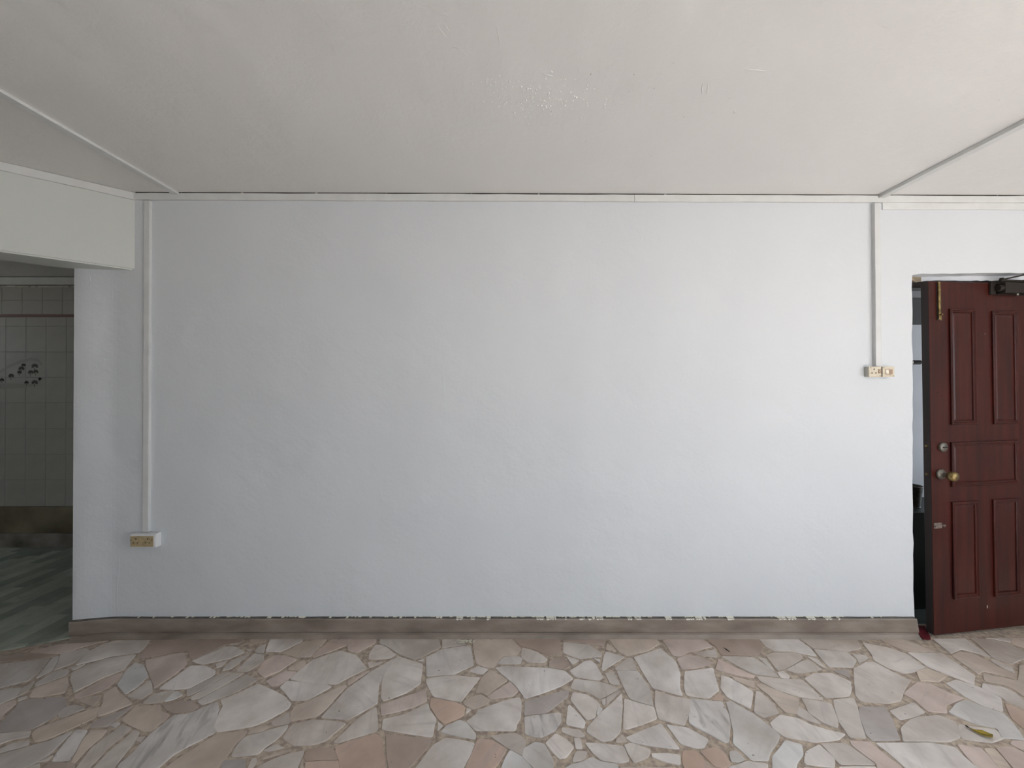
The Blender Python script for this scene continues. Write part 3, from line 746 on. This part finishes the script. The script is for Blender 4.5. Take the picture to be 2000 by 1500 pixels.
# the paving goes on outside the photograph
random.seed(3)
def clip(poly, a, b, c_):            # keep a*x+b*y<=c
    out = []
    for i in range(len(poly)):
        p, q = poly[i-1], poly[i]; dp = a*p[0]+b*p[1]-c_; dq = a*q[0]+b*q[1]-c_
        if (dp <= 0) != (dq <= 0):
            t = dp/(dp-dq); out.append((p[0]+(q[0]-p[0])*t, p[1]+(q[1]-p[1])*t))
        if dq <= 0: out.append(q)
    return out
sp = .2; seeds = []
for i in range(-29, 19):
    for j in range(-24, 1):
        seeds.append(((i+random.uniform(-.45, .45))*sp, (j+random.uniform(-.45, .45))*sp))
grid = {}
for s in seeds: grid.setdefault((int(s[0]//.4), int(s[1]//.4)), []).append(s)
bms = [NB(), NB(), NB()]
for s in seeds:
    inb = s[1] > -.79
    left = s[0] < 0
    fr_ = inb and abs(s[0]) < (s[1]+D)*1.333+.02
    if fr_ and s[1] > -.62: continue
    if s[1] > -.02 or s[0] > XR-.02 or s[1] < YR+.02 or s[0] < -5.6: continue
    poly = [(s[0]-.4, s[1]-.4), (s[0]+.4, s[1]-.4), (s[0]+.4, s[1]+.4), (s[0]-.4, s[1]+.4)]
    gx, gy = int(s[0]//.4), int(s[1]//.4)
    for ax in (gx-2, gx-1, gx, gx+1, gx+2):
        for ay in (gy-2, gy-1, gy, gy+1, gy+2):
            for t in grid.get((ax, ay), ()):
                if t != s and poly:
                    dx, dy = t[0]-s[0], t[1]-s[1]; L_ = math.hypot(dx, dy)
                    if L_ < .9: poly = clip(poly, dx, dy, dx*(s[0]+t[0])/2+dy*(s[1]+t[1])/2 - L_*random.uniform(.003, .008))
    if fr_: poly = clip(poly, 0, 1, -.808)
    elif inb and left: poly = clip(poly, 1, 1.38, -D*1.38)
    elif inb: poly = clip(poly, -1, 1.38, -D*1.38)
    else: poly = clip(poly, 0, 1, -.808)
    poly = clip(poly, 0, 1, -.03); poly = clip(poly, 1, 0, XR-.01); poly = clip(poly, 0, -1, -YR-.01)
    # stay on the room side of the threshold and the oblique wall
    nt = Vector((-dirt.y, dirt.x)); poly = clip(poly, nt.x, nt.y, nt.dot(P1)-.01)
    nb = Vector((-dirb.y, dirb.x))
    if s[0] < P0.x - dirb.x*1.25: poly = clip(poly, nb.x, nb.y, nb.dot(P0)-.02)
    if len(poly) < 3: continue
    ar = abs(sum(poly[i-1][0]*poly[i][1]-poly[i][0]*poly[i-1][1] for i in range(len(poly)))/2)
    if ar < .0015: continue
    stone_bm(random.choice(bms), cut(poly), random.uniform(-.0006, .0006))
for bm, kd in zip(bms, 'wgp'):
    o = link('further_paving', bm, M['marble'], floor, kind='stuff'); o.color = (*CC[kd], 1)

# ============================================================ LEFT: TILED ROOM BEHIND THE OPENING
YT = 1.205; XT0, XT1 = -6.3, -1.6
tz = lambda v: 1.4 + (753-v)*3.355/750
tx = lambda u: (u-1000)*3.355/750
bm = NB(); box(bm, XT0, XT1, YT+.006, YT+.12, 0, 2.5); wt_ = struct('wall_tiled', bm, M['tilegrout'])
def tilebm(w, h, d=.006):
    bm = NB(); box(bm, 0, w, -d, 0, 0, h, .0012); return bm
rows = [(560, 585.6, 0), (586.2, 613.5, 0), (619, 636.4, 1), (637, 686.6, 1), (687.2, 736, 1), (736.6, 785.8, 1), (786.4, 836.2, 1), (836.8, 886.4, 1), (887, 936, 1), (936.6, 988, 1)]
random.seed(4)
for v0, v1, sh in rows:
    first = None
    for c_ in range(-8, 5):
        u0 = (3 if not sh else 10.7) + c_*39.4
        if sh and v0 > 686 and v0 < 760: u0 += 0
        if c_ >= -3 or True:
            x0, x1 = tx(u0+.35), tx(u0+39.05)
            if first is None:
                bm = tilebm(x1-x0, tz(v0)-tz(v1)); first = link('tile', bm, M['tile'], wt_); o = first
            else:
                o = first.copy(); COL.objects.link(o)
            o.location = (x0, YT+.0065-random.uniform(0, .001), tz(v1))
bm = NB(); box(bm, XT0, XT1, YT-.006, YT+.006, tz(618.3), tz(614.2), .001); link('border_strip', bm, M['border'], wt_, label='thin rust coloured border strip')
# chipped cement lip over the tiles, cornice, stained render and curb below
bm = NB(); random.seed(9); x = -5.0
while x < -3.2:
    w_ = random.uniform(.03, .12); h_ = random.uniform(.003, .009)
    box(bm, x, x+w_, YT-.008, YT+.006, tz(560)-.002, tz(560)+h_); x += w_+random.uniform(.0, .03)
link('chipped_lip', bm, M['flake'], wt_, kind='stuff')
bm = NB(); box(bm, XT0, XT1, YT-.02, YT+.006, tz(556), tz(542), .002); struct('trim_7', bm, M['trim'])
bm = NB(); box(bm, XT0, XT1, YT-.004, YT+.006, tz(1040), tz(989)); link('stained_band', bm, M['stain'], wt_, label='brown stained bare band below the tiles')
bm = NB(); box(bm, XT0, XT1, YT-.03, YT+.006, -.003, tz(1040), .006); struct('baseboard_left', bm, M['curb'])
# printed palm island motif across the tiles
def px3(u, v, y=YT-.0008): return (tx(u), y, tz(v))
bm = NB()
def blade(bm, a, b, w):
    a, b = Vector(a), Vector(b); d = (b-a); s = Vector((-d.z, 0, d.x)).normalized()*w; m_ = a+d*.5
    vs = [bm.verts.new(p) for p in (a, m_+s, b, m_-s)]; bm.faces.new(vs)
for u, v, s in ((22, 734, 5.5), (38, 727, 4), (42, 720, 6), (46, 713, 4), (68, 715, 6.5), (60, 727, 5), (70, 726, 5), (52, 747, 4), (68, 747, 6), (78, 740, 3), (4, 742, 4)):
    for k in range(7):
        an = R(-25 + k*38.5); blade(bm, px3(u, v), px3(u+s*1.25*math.cos(an), v-s*math.sin(an)), .0075)
    blade(bm, px3(u, v), px3(u-1, v+s*1.8), .003)
link('palm_print', bm, M['print'], wt_, label='dark palm tree print on the tiles')
bm = NB(); arc = [(-30, 760), (-20, 742), (0, 726), (20, 714), (40, 706), (62, 701), (74, 703), (82, 712)]
for (a, b), (c_, d_) in zip(arc, arc[1:]):
    bm.faces.new([bm.verts.new(px3(*p, YT-.0004)) for p in ((a, b-3), (c_, d_-3), (c_, d_+3), (a, b+3))])
bm.faces.new([bm.verts.new(px3(*p, YT-.0004)) for p in ((-20, 752), (20, 748), (80, 751), (50, 757), (0, 760))])
link('island_print', bm, M['print2'], wt_)
# walls, ceiling
bm = NB(); box(bm, XT1-.1, XT1, WT+.002, YT, 0, 2.5); struct('wall_bath_right', bm, M['tile'])
bm = NB(); holed(bm, 'y', -3.2, YT+.1, WL, XT0-.1, XT0); box(bm, XT0, -5.6, -3.2, -3.0, -.05, 2.5); struct('wall_bath_left', bm, M['tile'])
bm = NB()
pl = [(XT0, YT+.1), (XT1, YT+.1), (XT1, WT+.001), (P1.x, WT+.001), (P1.x, .0), tuple(P1-dirb*4.4), (XT0, -3.1)]
prism(bm, pl, 2.352, 2.44); struct('ceiling_bath', bm, M['ceiling'])
bm = NB(); prism(bm, [(XT0, YT), (XT1, YT), (XT1, WT), (XL, WT), (P1.x, P1.y), (TE.x, TE.y), (XT0, -3.1)], -.12, -.007)
fb = struct('floor_bath', bm, M['tilegrout'])
random.seed(15); pw, pl_ = .085, .34; proto = None
ncount = 0
for i in range(32):
    x0 = -5.0 + i*pw
    if x0 > -2.3: break
    off = (i % 4)*pl_*.28 + random.uniform(-.02, .02)
    for j in range(-6, 5):
        y0 = j*pl_ + off; y1 = y0 + pl_
        poly = [(x0, y0), (x0+pw-.002, y0), (x0+pw-.002, y1-.002), (x0, y1-.002)]
        nt = Vector((-dirt.y, dirt.x)); poly = clip(poly, -nt.x, -nt.y, -nt.dot(P1)-.006)
        poly = clip(poly, 0, 1, YT-.03)
        if x0+pw > XL: poly = clip(poly, 0, -1, -WT-.003)
        if len(poly) < 3 or y1 < -1.2: continue
        bm = NB(); prism(bm, [(a-x0, b-y0) for a, b in poly], -.007, 0)
        o = link('plank', bm, M['green'], fb, loc=(x0, y0, 0)); ncount += 1
        k = random.choice((1.7, 2.0, 2.5, 2.8)); o.color = (.165*k, .180*k, .152*k, 1)

# ============================================================ RIGHT: PASSAGE BEHIND THE DOOR
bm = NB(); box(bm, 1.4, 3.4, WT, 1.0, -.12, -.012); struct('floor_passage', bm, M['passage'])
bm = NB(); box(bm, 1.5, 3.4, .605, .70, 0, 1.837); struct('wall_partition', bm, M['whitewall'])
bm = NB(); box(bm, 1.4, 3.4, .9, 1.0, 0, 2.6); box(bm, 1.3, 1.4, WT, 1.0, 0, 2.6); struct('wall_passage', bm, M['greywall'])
bm = NB(); box(bm, 1.4, 3.4, WT, 1.0, 2.42, 2.5); box(bm, 3.4, 7.0, .14, 1.4, 2.42, 2.5); struct('ceiling_passage_sunblock', bm, M['greywall'])  # passage ceiling, plus an unseen slab added outside to keep the sun out
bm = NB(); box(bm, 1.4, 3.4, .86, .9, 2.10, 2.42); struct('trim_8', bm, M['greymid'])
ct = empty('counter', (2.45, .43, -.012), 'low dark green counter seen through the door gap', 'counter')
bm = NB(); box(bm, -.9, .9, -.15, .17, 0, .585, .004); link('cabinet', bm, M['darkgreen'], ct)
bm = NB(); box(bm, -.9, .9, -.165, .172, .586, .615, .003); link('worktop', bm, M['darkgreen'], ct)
bk = empty('steel_pot', (2.640, .40, .603), 'tapered steel pot standing on the dark counter behind the door', 'pot')
bm = NB(); lathe(bm, (0, 0, 0), (0, 0, 1), [(.001, 0), (.046, 0), (.048, .004), (.050, .03), (.060, .130), (.064, .136), (.062, .139), (.058, .134), (.047, .02), (.001, .018)], 28)
link('body', bm, M['steel'], bk, smooth=True)
bm = NB(); lathe(bm, (0, 0, 0), (0, 0, 1), [(.046, .0), (.0495, .001), (.0495, .005), (.046, .006)], 28); link('base_ring', bm, M['steel'], bk, smooth=True)
pp = empty('wall_pipe', (2.4, .53, 1.563), 'grey pipe end along the white wall behind the door', 'pipe')
bm = NB(); cyl(bm, (-.6, 0, 0), (1, 0, 0), .024, .024, .97); link('pipe', bm, M['steel'], pp, smooth=False)
bm = NB(); cyl(bm, (.345, 0, 0), (1, 0, 0), .027, .027, .022); cyl(bm, (.367, 0, 0), (1, 0, 0), .024, .012, .03); link('coupling', bm, M['steel'], pp)
bm = NB(); cyl(bm, (.397, 0, 0), (1, 0, 0), .015, .015, .05); link('tap_nut', bm, M['closer'], pp)
bm = NB(); box(bm, -.2, -.17, .0, .075, -.03, .03, .002); link('bracket', bm, M['steel'], pp)

# door frame: header, right post, broken plaster lip
bm = NB(); box(bm, OX0-.0, OX1+.04, .075, WT+.03, 1.966, 2.06, .003); box(bm, OX1-.035, OX1+.04, .06, WT+.03, -.004, 1.966, .003)
fr = struct('door_frame', bm, M['wooddark'])
bm = NB(); random.seed(12); A = []
for i in range(31):
    x = OX0+.001 + (OX1-OX0-.002)*i/30; u = 1000+x*750/2.215
    zb = 2.006 + random.uniform(-.0025, .002)
    if 1786 < u < 1801: zb -= .016*(1-abs(u-1793)/8)
    if u < 1786: zb += .008
    A.append([bm.verts.new(p) for p in ((x, .062, 2.04), (x, .062, zb), (x, .088, zb+.003), (x, .088, 2.04))])
for a, b in zip(A, A[1:]):
    for j in range(4): bm.faces.new((a[j], a[(j+1) % 4], b[(j+1) % 4], b[j])).material_index = 1 if a[0].co.x < OX0+.09 else 0
struct('trim_9', bm, [M['whitewall'], M['gap']])

# ============================================================ THE DOOR
DL = Vector((2.350, -.006, .010)); DW_, DH, DT = .70, 1.972, .038
rotD = Matrix.Rotation(R(7), 4, 'Z') @ Matrix.Rotation(R(-.75), 4, 'Y')
door = bpy.data.objects.new('door_1', None); COL.objects.link(door); door.location = DL; door.rotation_euler = rotD.to_euler(); door['kind'] = 'structure'
door.empty_display_size = .1
door['label'] = 'dark red-brown panelled wooden door standing ajar at the right edge'
MI = (Matrix.Translation(DL) @ rotD).inverted(); MR = MI.to_3x3()
def DP(u, v, y=0.0):
    o = MI @ C0; d = MR @ ray(u, v); t = (y-o.y)/d.y; q = o + d*t; return q.x, q.z
bm = NB(); fs = box(bm, 0, DW_, 0, DT, 0, DH)
for f in bm.faces: f.material_index = 0
bmesh.ops.recalc_face_normals(bm, faces=bm.faces)
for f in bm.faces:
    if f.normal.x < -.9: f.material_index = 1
bmesh.ops.bevel(bm, geom=[e_ for e_ in bm.edges], offset=.0015, segments=1, affect='EDGES')
link('slab', bm, [M['wood'], M['wooddark']], door)
def panel(u0, v0, u1, v1):
    (x0, z1) = DP((u0), v0, -.006); (x1, z0) = DP(u1, v1, -.006)
    bm = NB(); rings = []
    for ins_, y in ((0, 0.0005), (0, -.0075), (.003, -.0105), (.009, -.0105), (.013, -.006), (.018, -.007), (.021, -.004), (.0215, .0003)):
        rings.append([bm.verts.new(p) for p in ((x0+ins_, y, z0+ins_), (x1-ins_, y, z0+ins_), (x1-ins_, y, z1-ins_), (x0+ins_, y, z1-ins_))])
    for a, b in zip(rings, rings[1:]):
        for j in range(4): bm.faces.new((a[j], a[(j+1) % 4], b[(j+1) % 4], b[j]))
    pb = NB(); i0 = .022
    r2 = [[pb.verts.new(p) for p in ((x0+k, y, z0+k), (x1-k, y, z0+k), (x1-k, y, z1-k), (x0+k, y, z1-k))] for k, y in ((i0, 0.0002), (i0, -.0008), (i0+.010, -.0032))]
    for a, b in zip(r2, r2[1:]):
        for j in range(4): pb.faces.new((a[j], a[(j+1) % 4], b[(j+1) % 4], b[j]))
    pb.faces.new(r2[-1])
    o = link('panel', pb, M['wood'], door); link('moulding', bm, M['wood'], o)
for q in ((1855, 603, 1909, 828), (1938, 607, 1991, 827), (1858, 864, 1991, 944), (1860, 981, 1914, 1166), (1940, 976, 1994, 1161)): panel(*q)
def dth(u, v, y=0.0): x, z = DP(u, v, y); return Vector((x, y, z))
# deadbolt, knob, small latch, tower bolt, spy hole
p = dth(1839, 873)
bm = NB(); lathe(bm, p, (0, -1, 0), [(.001, 0), (.026, 0), (.027, .006), (.025, .012), (.022, .014), (.001, .0145)], 28); lk = link('deadbolt', bm, M['steel'], door, smooth=True, autos=40)
bm = NB(); box(bm, p.x-.012, p.x+.015, p.y-.019, p.y-.014, p.z-.003, p.z+.003, .001); link('thumb_turn', bm, M['closer'], lk)
p = dth(1836.5, 926)
bm = NB(); lathe(bm, p, (0, -1, 0), [(.001, 0), (.029, 0), (.030, .004), (.026, .010), (.016, .013), (.012, .016), (.0115, .034), (.001, .035)], 28); kb = link('door_knob', bm, M['steel'], door, smooth=True, autos=50)
bm = NB(); lathe(bm, p+Vector((0, -.030, 0)), (0, -1, 0), [(.001, 0), (.012, 0), (.019, .006), (.0255, .018), (.027, .028), (.024, .038), (.016, .043), (.001, .044)], 28); link('knob_head', bm, M['brass'], kb, smooth=True)
p = dth(1832, 1026)
bm = NB(); box(bm, p.x-.028, p.x+.022, p.y-.003, p.y, p.z-.017, p.z+.014, .001); la = link('latch', bm, M['latch'], door)
bm = NB(); cyl(bm, p+Vector((-.03, -.007, 0)), (1, 0, 0), .0055, .0055, .066, 12); cyl(bm, p+Vector((.012, -.007, 0)), (0, -1, 0), .004, .004, .014, 10); link('latch_bolt', bm, M['latch'], la)
a = dth(1829, 547); b = dth(1833, 626)
bm = NB(); box(bm, a.x-.004, a.x+.022, -.003, 0, b.z, min(a.z, DH-.004), .001); tb = link('tower_bolt', bm, M['wooddark'], door)
bm = NB(); cyl(bm, (a.x+.003, -.008, b.z+.004), (0, 0, 1), .0052, .0052, min(a.z, DH-.002)-b.z-.006, 12); cyl(bm, (a.x+.003, -.010, b.z+.03), (0, -1, 0), .0045, .0045, .013, 10); link('bolt_rod', bm, M['brass'], tb, smooth=False)
bm = NB(); box(bm, a.x+.016, a.x+.021, -.007, -.002, b.z, b.z+.035, .001); box(bm, a.x+.017, a.x+.0195, -.006, -.002, b.z+.035, min(a.z, DH-.006), .0005); link('bolt_guide', bm, M['brass'], tb)
p = dth(1832, 767); bm = NB(); cyl(bm, p, (0, -1, 0), .0045, .0045, .0012, 14); link('spy_hole', bm, M['black'], door)
for u, v in ((1811, 872), (1810, 927)):
    z = DP(1822, v)[1]; bm = NB(); box(bm, -.0018, .0005, .009, .029, z-.028, z+.028, .0005); pl2 = link('lock_plate', bm, M['wooddark'], door)
    bm = NB(); cyl(bm, (-.0012, .019, z), (-1, 0, 0), .006, .005, .008, 12); link('bolt_end', bm, M['brass'], pl2)
p = dth(1924, 652); bm = NB(); cyl(bm, p, (0, -1, 0), .002, .001, .001, 8); link('paint_dot', bm, M['flake'], door)
p = dth(1928, 1185); bm = NB(); box(bm, p.x-.0015, p.x+.0015, -.001, 0, p.z-.008, p.z+.008); link('paint_chip', bm, M['flake'], door)
for z in (.25, 1.0, 1.75):
    bm = NB(); cyl(bm, (DW_+.004, DT+.004, z-.05), (0, 0, 1), .007, .007, .1, 12); box(bm, DW_-.04, DW_, DT, DT+.0025, z-.05, z+.05); link('hinge', bm, M['brass'], door)
# door closer on the door, its arm reaching up to the wall above
x0, zt = DP(1962, 551, -.04); x1 = x0 + .21; zb = DP(1962, 572, -.04)[1]
cl = bpy.data.objects.new('door_closer', None); COL.objects.link(cl); cl.parent = door
bm = NB(); box(bm, x0-.002, x1+.01, -.004, 0, zb-.004, zt+.004, .001); bp = link('closer_plate', bm, M['closer'], cl)
bm = NB(); box(bm, x0, x1, -.044, -.003, zb, zt, .004); link('closer_body', bm, M['closer'], cl)
bm = NB(); cyl(bm, (x0-.02, -.022, (zb+zt)/2), (1, 0, 0), .016, .020, .022, 18); box(bm, x0-.045, x0-.012, -.012, 0, zb-.004, zt+.012, .003); link('end_cap', bm, M['closer'], cl)
cyl_x = DP(1989, 575, -.03)[0]
bm = NB(); cyl(bm, (cyl_x, -.024, zb-.010), (0, 0, 1), .007, .009, .012, 14); link('pinion', bm, M['steel'], cl)
bm = NB(); xe = x0+.15
tube(bm, [(xe, -.024, zt-.001), (xe, -.024, zt+.018)], .009, 12)
def flat(bm, a, b, w, t):
    a, b = Vector(a), Vector(b); d = (b-a).normalized(); s = d.cross(Vector((0, 1, 0))).normalized()*w; u_ = Vector((0, 1, 0))*t
    q = [bm.verts.new(p+i*s+j*u_) for p in (a, b) for i in (-1, 1) for j in (-1, 1)]
    for f in ((0, 1, 3, 2), (4, 6, 7, 5), (0, 4, 5, 1), (2, 3, 7, 6), (0, 2, 6, 4), (1, 5, 7, 3)): bm.faces.new([q[i] for i in f])
flat(bm, (xe, -.024, zt+.012), (x0-.055, -.055, zt+.004), .005, .006)
link('main_arm', bm, M['closer'], cl)
bm = NB(); flat(bm, (x0-.055, -.055, zt+.006), (x0+.175, -.04, zt+.052), .004, .006); cyl(bm, (x0-.055, -.062, zt+.004), (0, 0, 1), .009, .009, .012, 12)
link('forearm', bm, M['closer'], cl)

# ============================================================ TRUNKING, SOCKETS, SWITCH
def trunk(u0, u1, v0, v1, t, label, lean=0):
    a = W(u0, v0, -t); b = W(u1, v1, -t)
    e_ = empty('cable_trunking', ((a.x+b.x)/2, 0, b.z), label, 'trunking')
    hw = (b.x-a.x)/2; h = a.z-b.z
    bm = NB(); A = []; random.seed(int(u0))
    k = 14
    for i in range(k+1):
        z = h*i/k; w = random.uniform(-.0006, .0006) + lean*(1-i/k)
        A.append([bm.verts.new(p) for p in ((-hw+w, .0, z), (-hw+w, -t*.55, z), (hw+w, -t*.55, z), (hw+w, 0, z))])
    for p, q in zip(A, A[1:]):
        for j in range(4): bm.faces.new((p[j], p[(j+1) % 4], q[(j+1) % 4], q[j]))
    bm.faces.new(A[0]); bm.faces.new(A[-1]); link('channel', bm, M['trunk'], e_)
    bm = NB(); A = []
    for i in range(k+1):
        z = h*i/k; w = random.uniform(-.0004, .0004) + lean*(1-i/k); o_ = .0009
        A.append([bm.verts.new(p) for p in ((-hw+w-o_, -t*.57, z), (-hw+w-o_, -t+.001, z), (-hw+w+.001, -t, z), (hw+w-.001, -t, z), (hw+w+o_, -t+.001, z), (hw+w+o_, -t*.57, z))])
    for p, q in zip(A, A[1:]):
        for j in range(6): bm.faces.new((p[j], p[(j+1) % 6], q[(j+1) % 6], q[j]))
    bm.faces.new(A[0]); bm.faces.new(A[-1]); link('cover', bm, M['trunk'], e_)
trunk(281, 289, 391.5, 1039, .016, 'thin white cable trunking on the left, down to the low double socket')
trunk(1709, 1720.5, 396.5, 714.5, .023, 'thicker white cable trunking on the right, down to the socket and switch', lean=.004)

def wp(u, v, y): p = W(u, v, y); return p.x, p.z
# low double socket on the left
t = .036; xa, za = wp(253.5, 1043, -t); xb, zb = wp(304, 1070, -t)
so = empty('power_socket', ((xa+xb)/2, 0, zb), 'yellowed double power socket low on the left of the wall', 'socket')
def loc(o, x, z): return x-o.location.x, z-o.location.z
xa, za_ = loc(so, xa, za); xb, _ = loc(so, xb, zb)
bm = NB(); box(bm, xa, xb, -t+.006, 0, 0, za_, .003); link('back_box', bm, M['box'], so)
bm = NB(); box(bm, xa+.001, xb-.001, -t, -t+.0065, .001, za_-.001, .002); fp = link('faceplate', bm, M['box'], so)
bm = NB(); box(bm, xa+.004, xb-.012, -t-.002, -t+.002, .006, za_-.012, .0015); sf = link('socket_face', bm, M['yellow'], so)
for cu in (264.8, 287.8):
    for du, dv, w, h in ((.6, -4.3, .0022, .0040), (-3.9, 3.2, .0036, .0022), (3.7, 3.2, .0036, .0022)):
        x, z = loc(so, *wp(cu+du, 1057+dv, -t-.002)); bm = NB(); box(bm, x-w, x+w, -t-.0027, -t-.0018, z-h, z+h); link('pin_hole', bm, M['black'], sf)
for u, v in ((255.6, 1055.5), (297, 1054.6)):
    x, z = loc(so, *wp(u, v, -t-.002)); bm = NB(); cyl(bm, (x, -t-.0015, z), (0, -1, 0), .0032, .0028, .0018, 12); link('screw', bm, M['screw'], sf)
# socket and switch at the end of the right trunking
t = .031
def plate(name, u0, u1, label, cat):
    xa, zt_ = wp(u0, 716, -t); xb, zb_ = wp(u1, 736, -t)
    e_ = empty(name, ((xa+xb)/2, 0, zb_), label, cat); hw = (xb-xa)/2; h = zt_-zb_
    bm = NB(); box(bm, -hw+.0006, hw-.0006, -t+.006, 0, .001, h-.001, .0015); link('back_box', bm, M['creamside'], e_)
    bm = NB(); box(bm, -hw, hw, -t, -t+.0065, 0, h, .0012); f = link('faceplate', bm, M['cream'], e_)
    return e_, f
s1, f1 = plate('power_socket', 1697.5, 1721.3, 'cream single power socket with a rocker, left of the pair by the door', 'socket')
for u, v, w, h in ((1707.2, 721.3, .0024, .0042), (1703.3, 728.4, .0038, .0021), (1710.8, 728.4, .0038, .0021)):
    x, z = loc(s1, *wp(u, v, -t)); bm = NB(); box(bm, x-w, x+w, -t-.0007, -t+.001, z-h, z+h); link('pin_hole', bm, M['black'], f1)
def rocker(par, u0, v0, u1, v1, m, tilt=.003):
    x0, z1 = loc(par, *wp(u0, v0, -t)); x1, z0 = loc(par, *wp(u1, v1, -t)); bm = NB()
    pr = [(-t+.0005, z0), (-t-.001-tilt, z0+.001), (-t-.0015, (z0+z1)/2), (-t-.002, z1-.001), (-t+.0005, z1)]
    extr(bm, pr, x0, x1); return bm
link('rocker', rocker(s1, 1715.4, 721, 1719.8, 729, 0), M['brownsw'], f1)
for u, v in ((1700.6, 717.8), (1719, 734)):
    x, z = loc(s1, *wp(u, v, -t)); bm = NB(); cyl(bm, (x, -t+.0005, z), (0, -1, 0), .0028, .0024, .0016, 10); link('screw', bm, M['screw'], f1)
s2, f2 = plate('light_switch', 1723.9, 1747, 'stained cream double light switch nearest the door', 'switch')
bm = rocker(s2, 1730, 722.5, 1735.2, 729.8, 0); link('rocker', bm, M['pale'], f2, label='pale clean rocker')
bm = rocker(s2, 1736.6, 721.8, 1742.6, 731, 0, .001); link('rocker', bm, M['brownsw'], f2, label='browned rocker')
x0, z1 = loc(s2, *wp(1728.5, 720.5, -t)); x1, z0 = loc(s2, *wp(1743.8, 733, -t))
bm = NB(); box(bm, x0, x1, -t-.0006, -t+.001, z0, z1, .0004); link('rocker_surround', bm, mat('stained_surround', (.62, .50, .37), .5, (.40, .28, .19), 80, 4, (.4, .7)), f2)
for u, v in ((1726, 718.2), (1745.2, 734.3)):
    x, z = loc(s2, *wp(u, v, -t)); bm = NB(); cyl(bm, (x, -t+.0005, z), (0, -1, 0), .0028, .0024, .0016, 10); link('screw', bm, M['screw'], f2)

# ============================================================ SMALL THINGS ON THE FLOOR
# fallen yellow leaf
ctr = [(1888.5, 1422), (1895, 1425.5), (1903, 1429.5), (1912, 1433), (1922, 1437), (1931, 1439), (1939, 1438)]
wd = [.0012, .003, .008, .014, .018, .014, .001]
c0 = G(1914, 1434); lf = empty('fallen_leaf', (c0.x, c0.y, .001), 'small curled yellow leaf lying on the stone floor at right', 'leaf')
bm = NB(); A = []
pts = [G(u, v) for u, v in ctr]
for i, p in enumerate(pts):
    d = (pts[min(i+1, 6)]-pts[max(i-1, 0)]).normalized(); s = Vector((-d.y, d.x, 0)); p = p - c0
    lift = .004*abs(i-3)/3
    A.append([bm.verts.new(p + s*wd[i]*k + Vector((0, 0, .0012+lift+.006*k*k*(wd[i]/.018)))) for k in (-1, -.5, 0, .5, 1)])
for a, b in zip(A, A[1:]):
    for j in range(4): bm.faces.new((a[j], a[j+1], b[j+1], b[j]))
lo = link('blade', bm, M['leaf'], lf, smooth=True)
md = lo.modifiers.new('thickness', 'SOLIDIFY'); md.thickness = .0006
bm = NB(); tube(bm, [p-c0+Vector((0, 0, .003+.004*abs(i-3)/3)) for i, p in enumerate(pts)], [.0005, .0008, .001, .001, .0008, .0006, .0003], 6); link('midrib', bm, M['leafdark'], lf)
bm = NB(); q = G(1886, 1419)-c0; tube(bm, [q+Vector((0, 0, .004)), pts[0]-c0+Vector((0, 0, .006)), pts[1]-c0+Vector((0, 0, .005))], [.002, .0035, .001], 8); link('stalk', bm, M['leafdark'], lf, label='dark withered stalk end')
# dark splinter
a, b = G(1413.5, 1266), G(1425.5, 1274); m_ = (a+b)/2
bm = NB(); tube(bm, [a-m_+Vector((0, 0, .0028)), Vector((0, 0, .0035)), b-m_+Vector((0, 0, .0028))], [.001, .0028, .0012], 7)
link('wood_splinter', bm, M['splinter'], loc=m_, label='tiny dark splinter lying on the brown floor stone', cat='splinter')
# red mat corner under the door
mp_ = [(1788, 1222), (1806, 1222), (1812, 1234), (1816.5, 1243), (1818, 1247.5), (1813, 1249), (1804, 1247.5), (1797, 1242.5), (1792, 1235), (1789, 1228)]
ps = [G(u, v, .006) for u, v in mp_]; m_ = G(1803, 1236)
bm = NB(); prism(bm, [(p.x-m_.x, p.y-m_.y) for p in ps] , .0015, .0075)
bmesh.ops.bevel(bm, geom=[e_ for e_ in bm.edges if all(v.co.z > .007 for v in e_.verts)], offset=.0015, segments=2, affect='EDGES')
link('door_mat', bm, M['red'], loc=(m_.x, m_.y, 0), label='dark red rubber mat corner poking out under the door', cat='mat')
# dried paint spatter by the skirting
bm = NB(); random.seed(2)
for i in range(90):
    p = G(random.gauss(912, 9), random.gauss(1248, 4)); s = random.uniform(.0008, .004)
    if p.y > -.03: p.y = -.03-random.random()*.02
    bmesh.ops.create_cone(bm, cap_ends=True, segments=6, radius1=s, radius2=s*.6, depth=.0008, matrix=Matrix.Translation((p.x, p.y, .0012)) @ Matrix.Diagonal((random.uniform(.6, 2), random.uniform(.6, 1.6), 1, 1)))
link('paint_spatter', bm, M['flake'], floor, kind='stuff', label='dried pale paint spatter by the skirting')
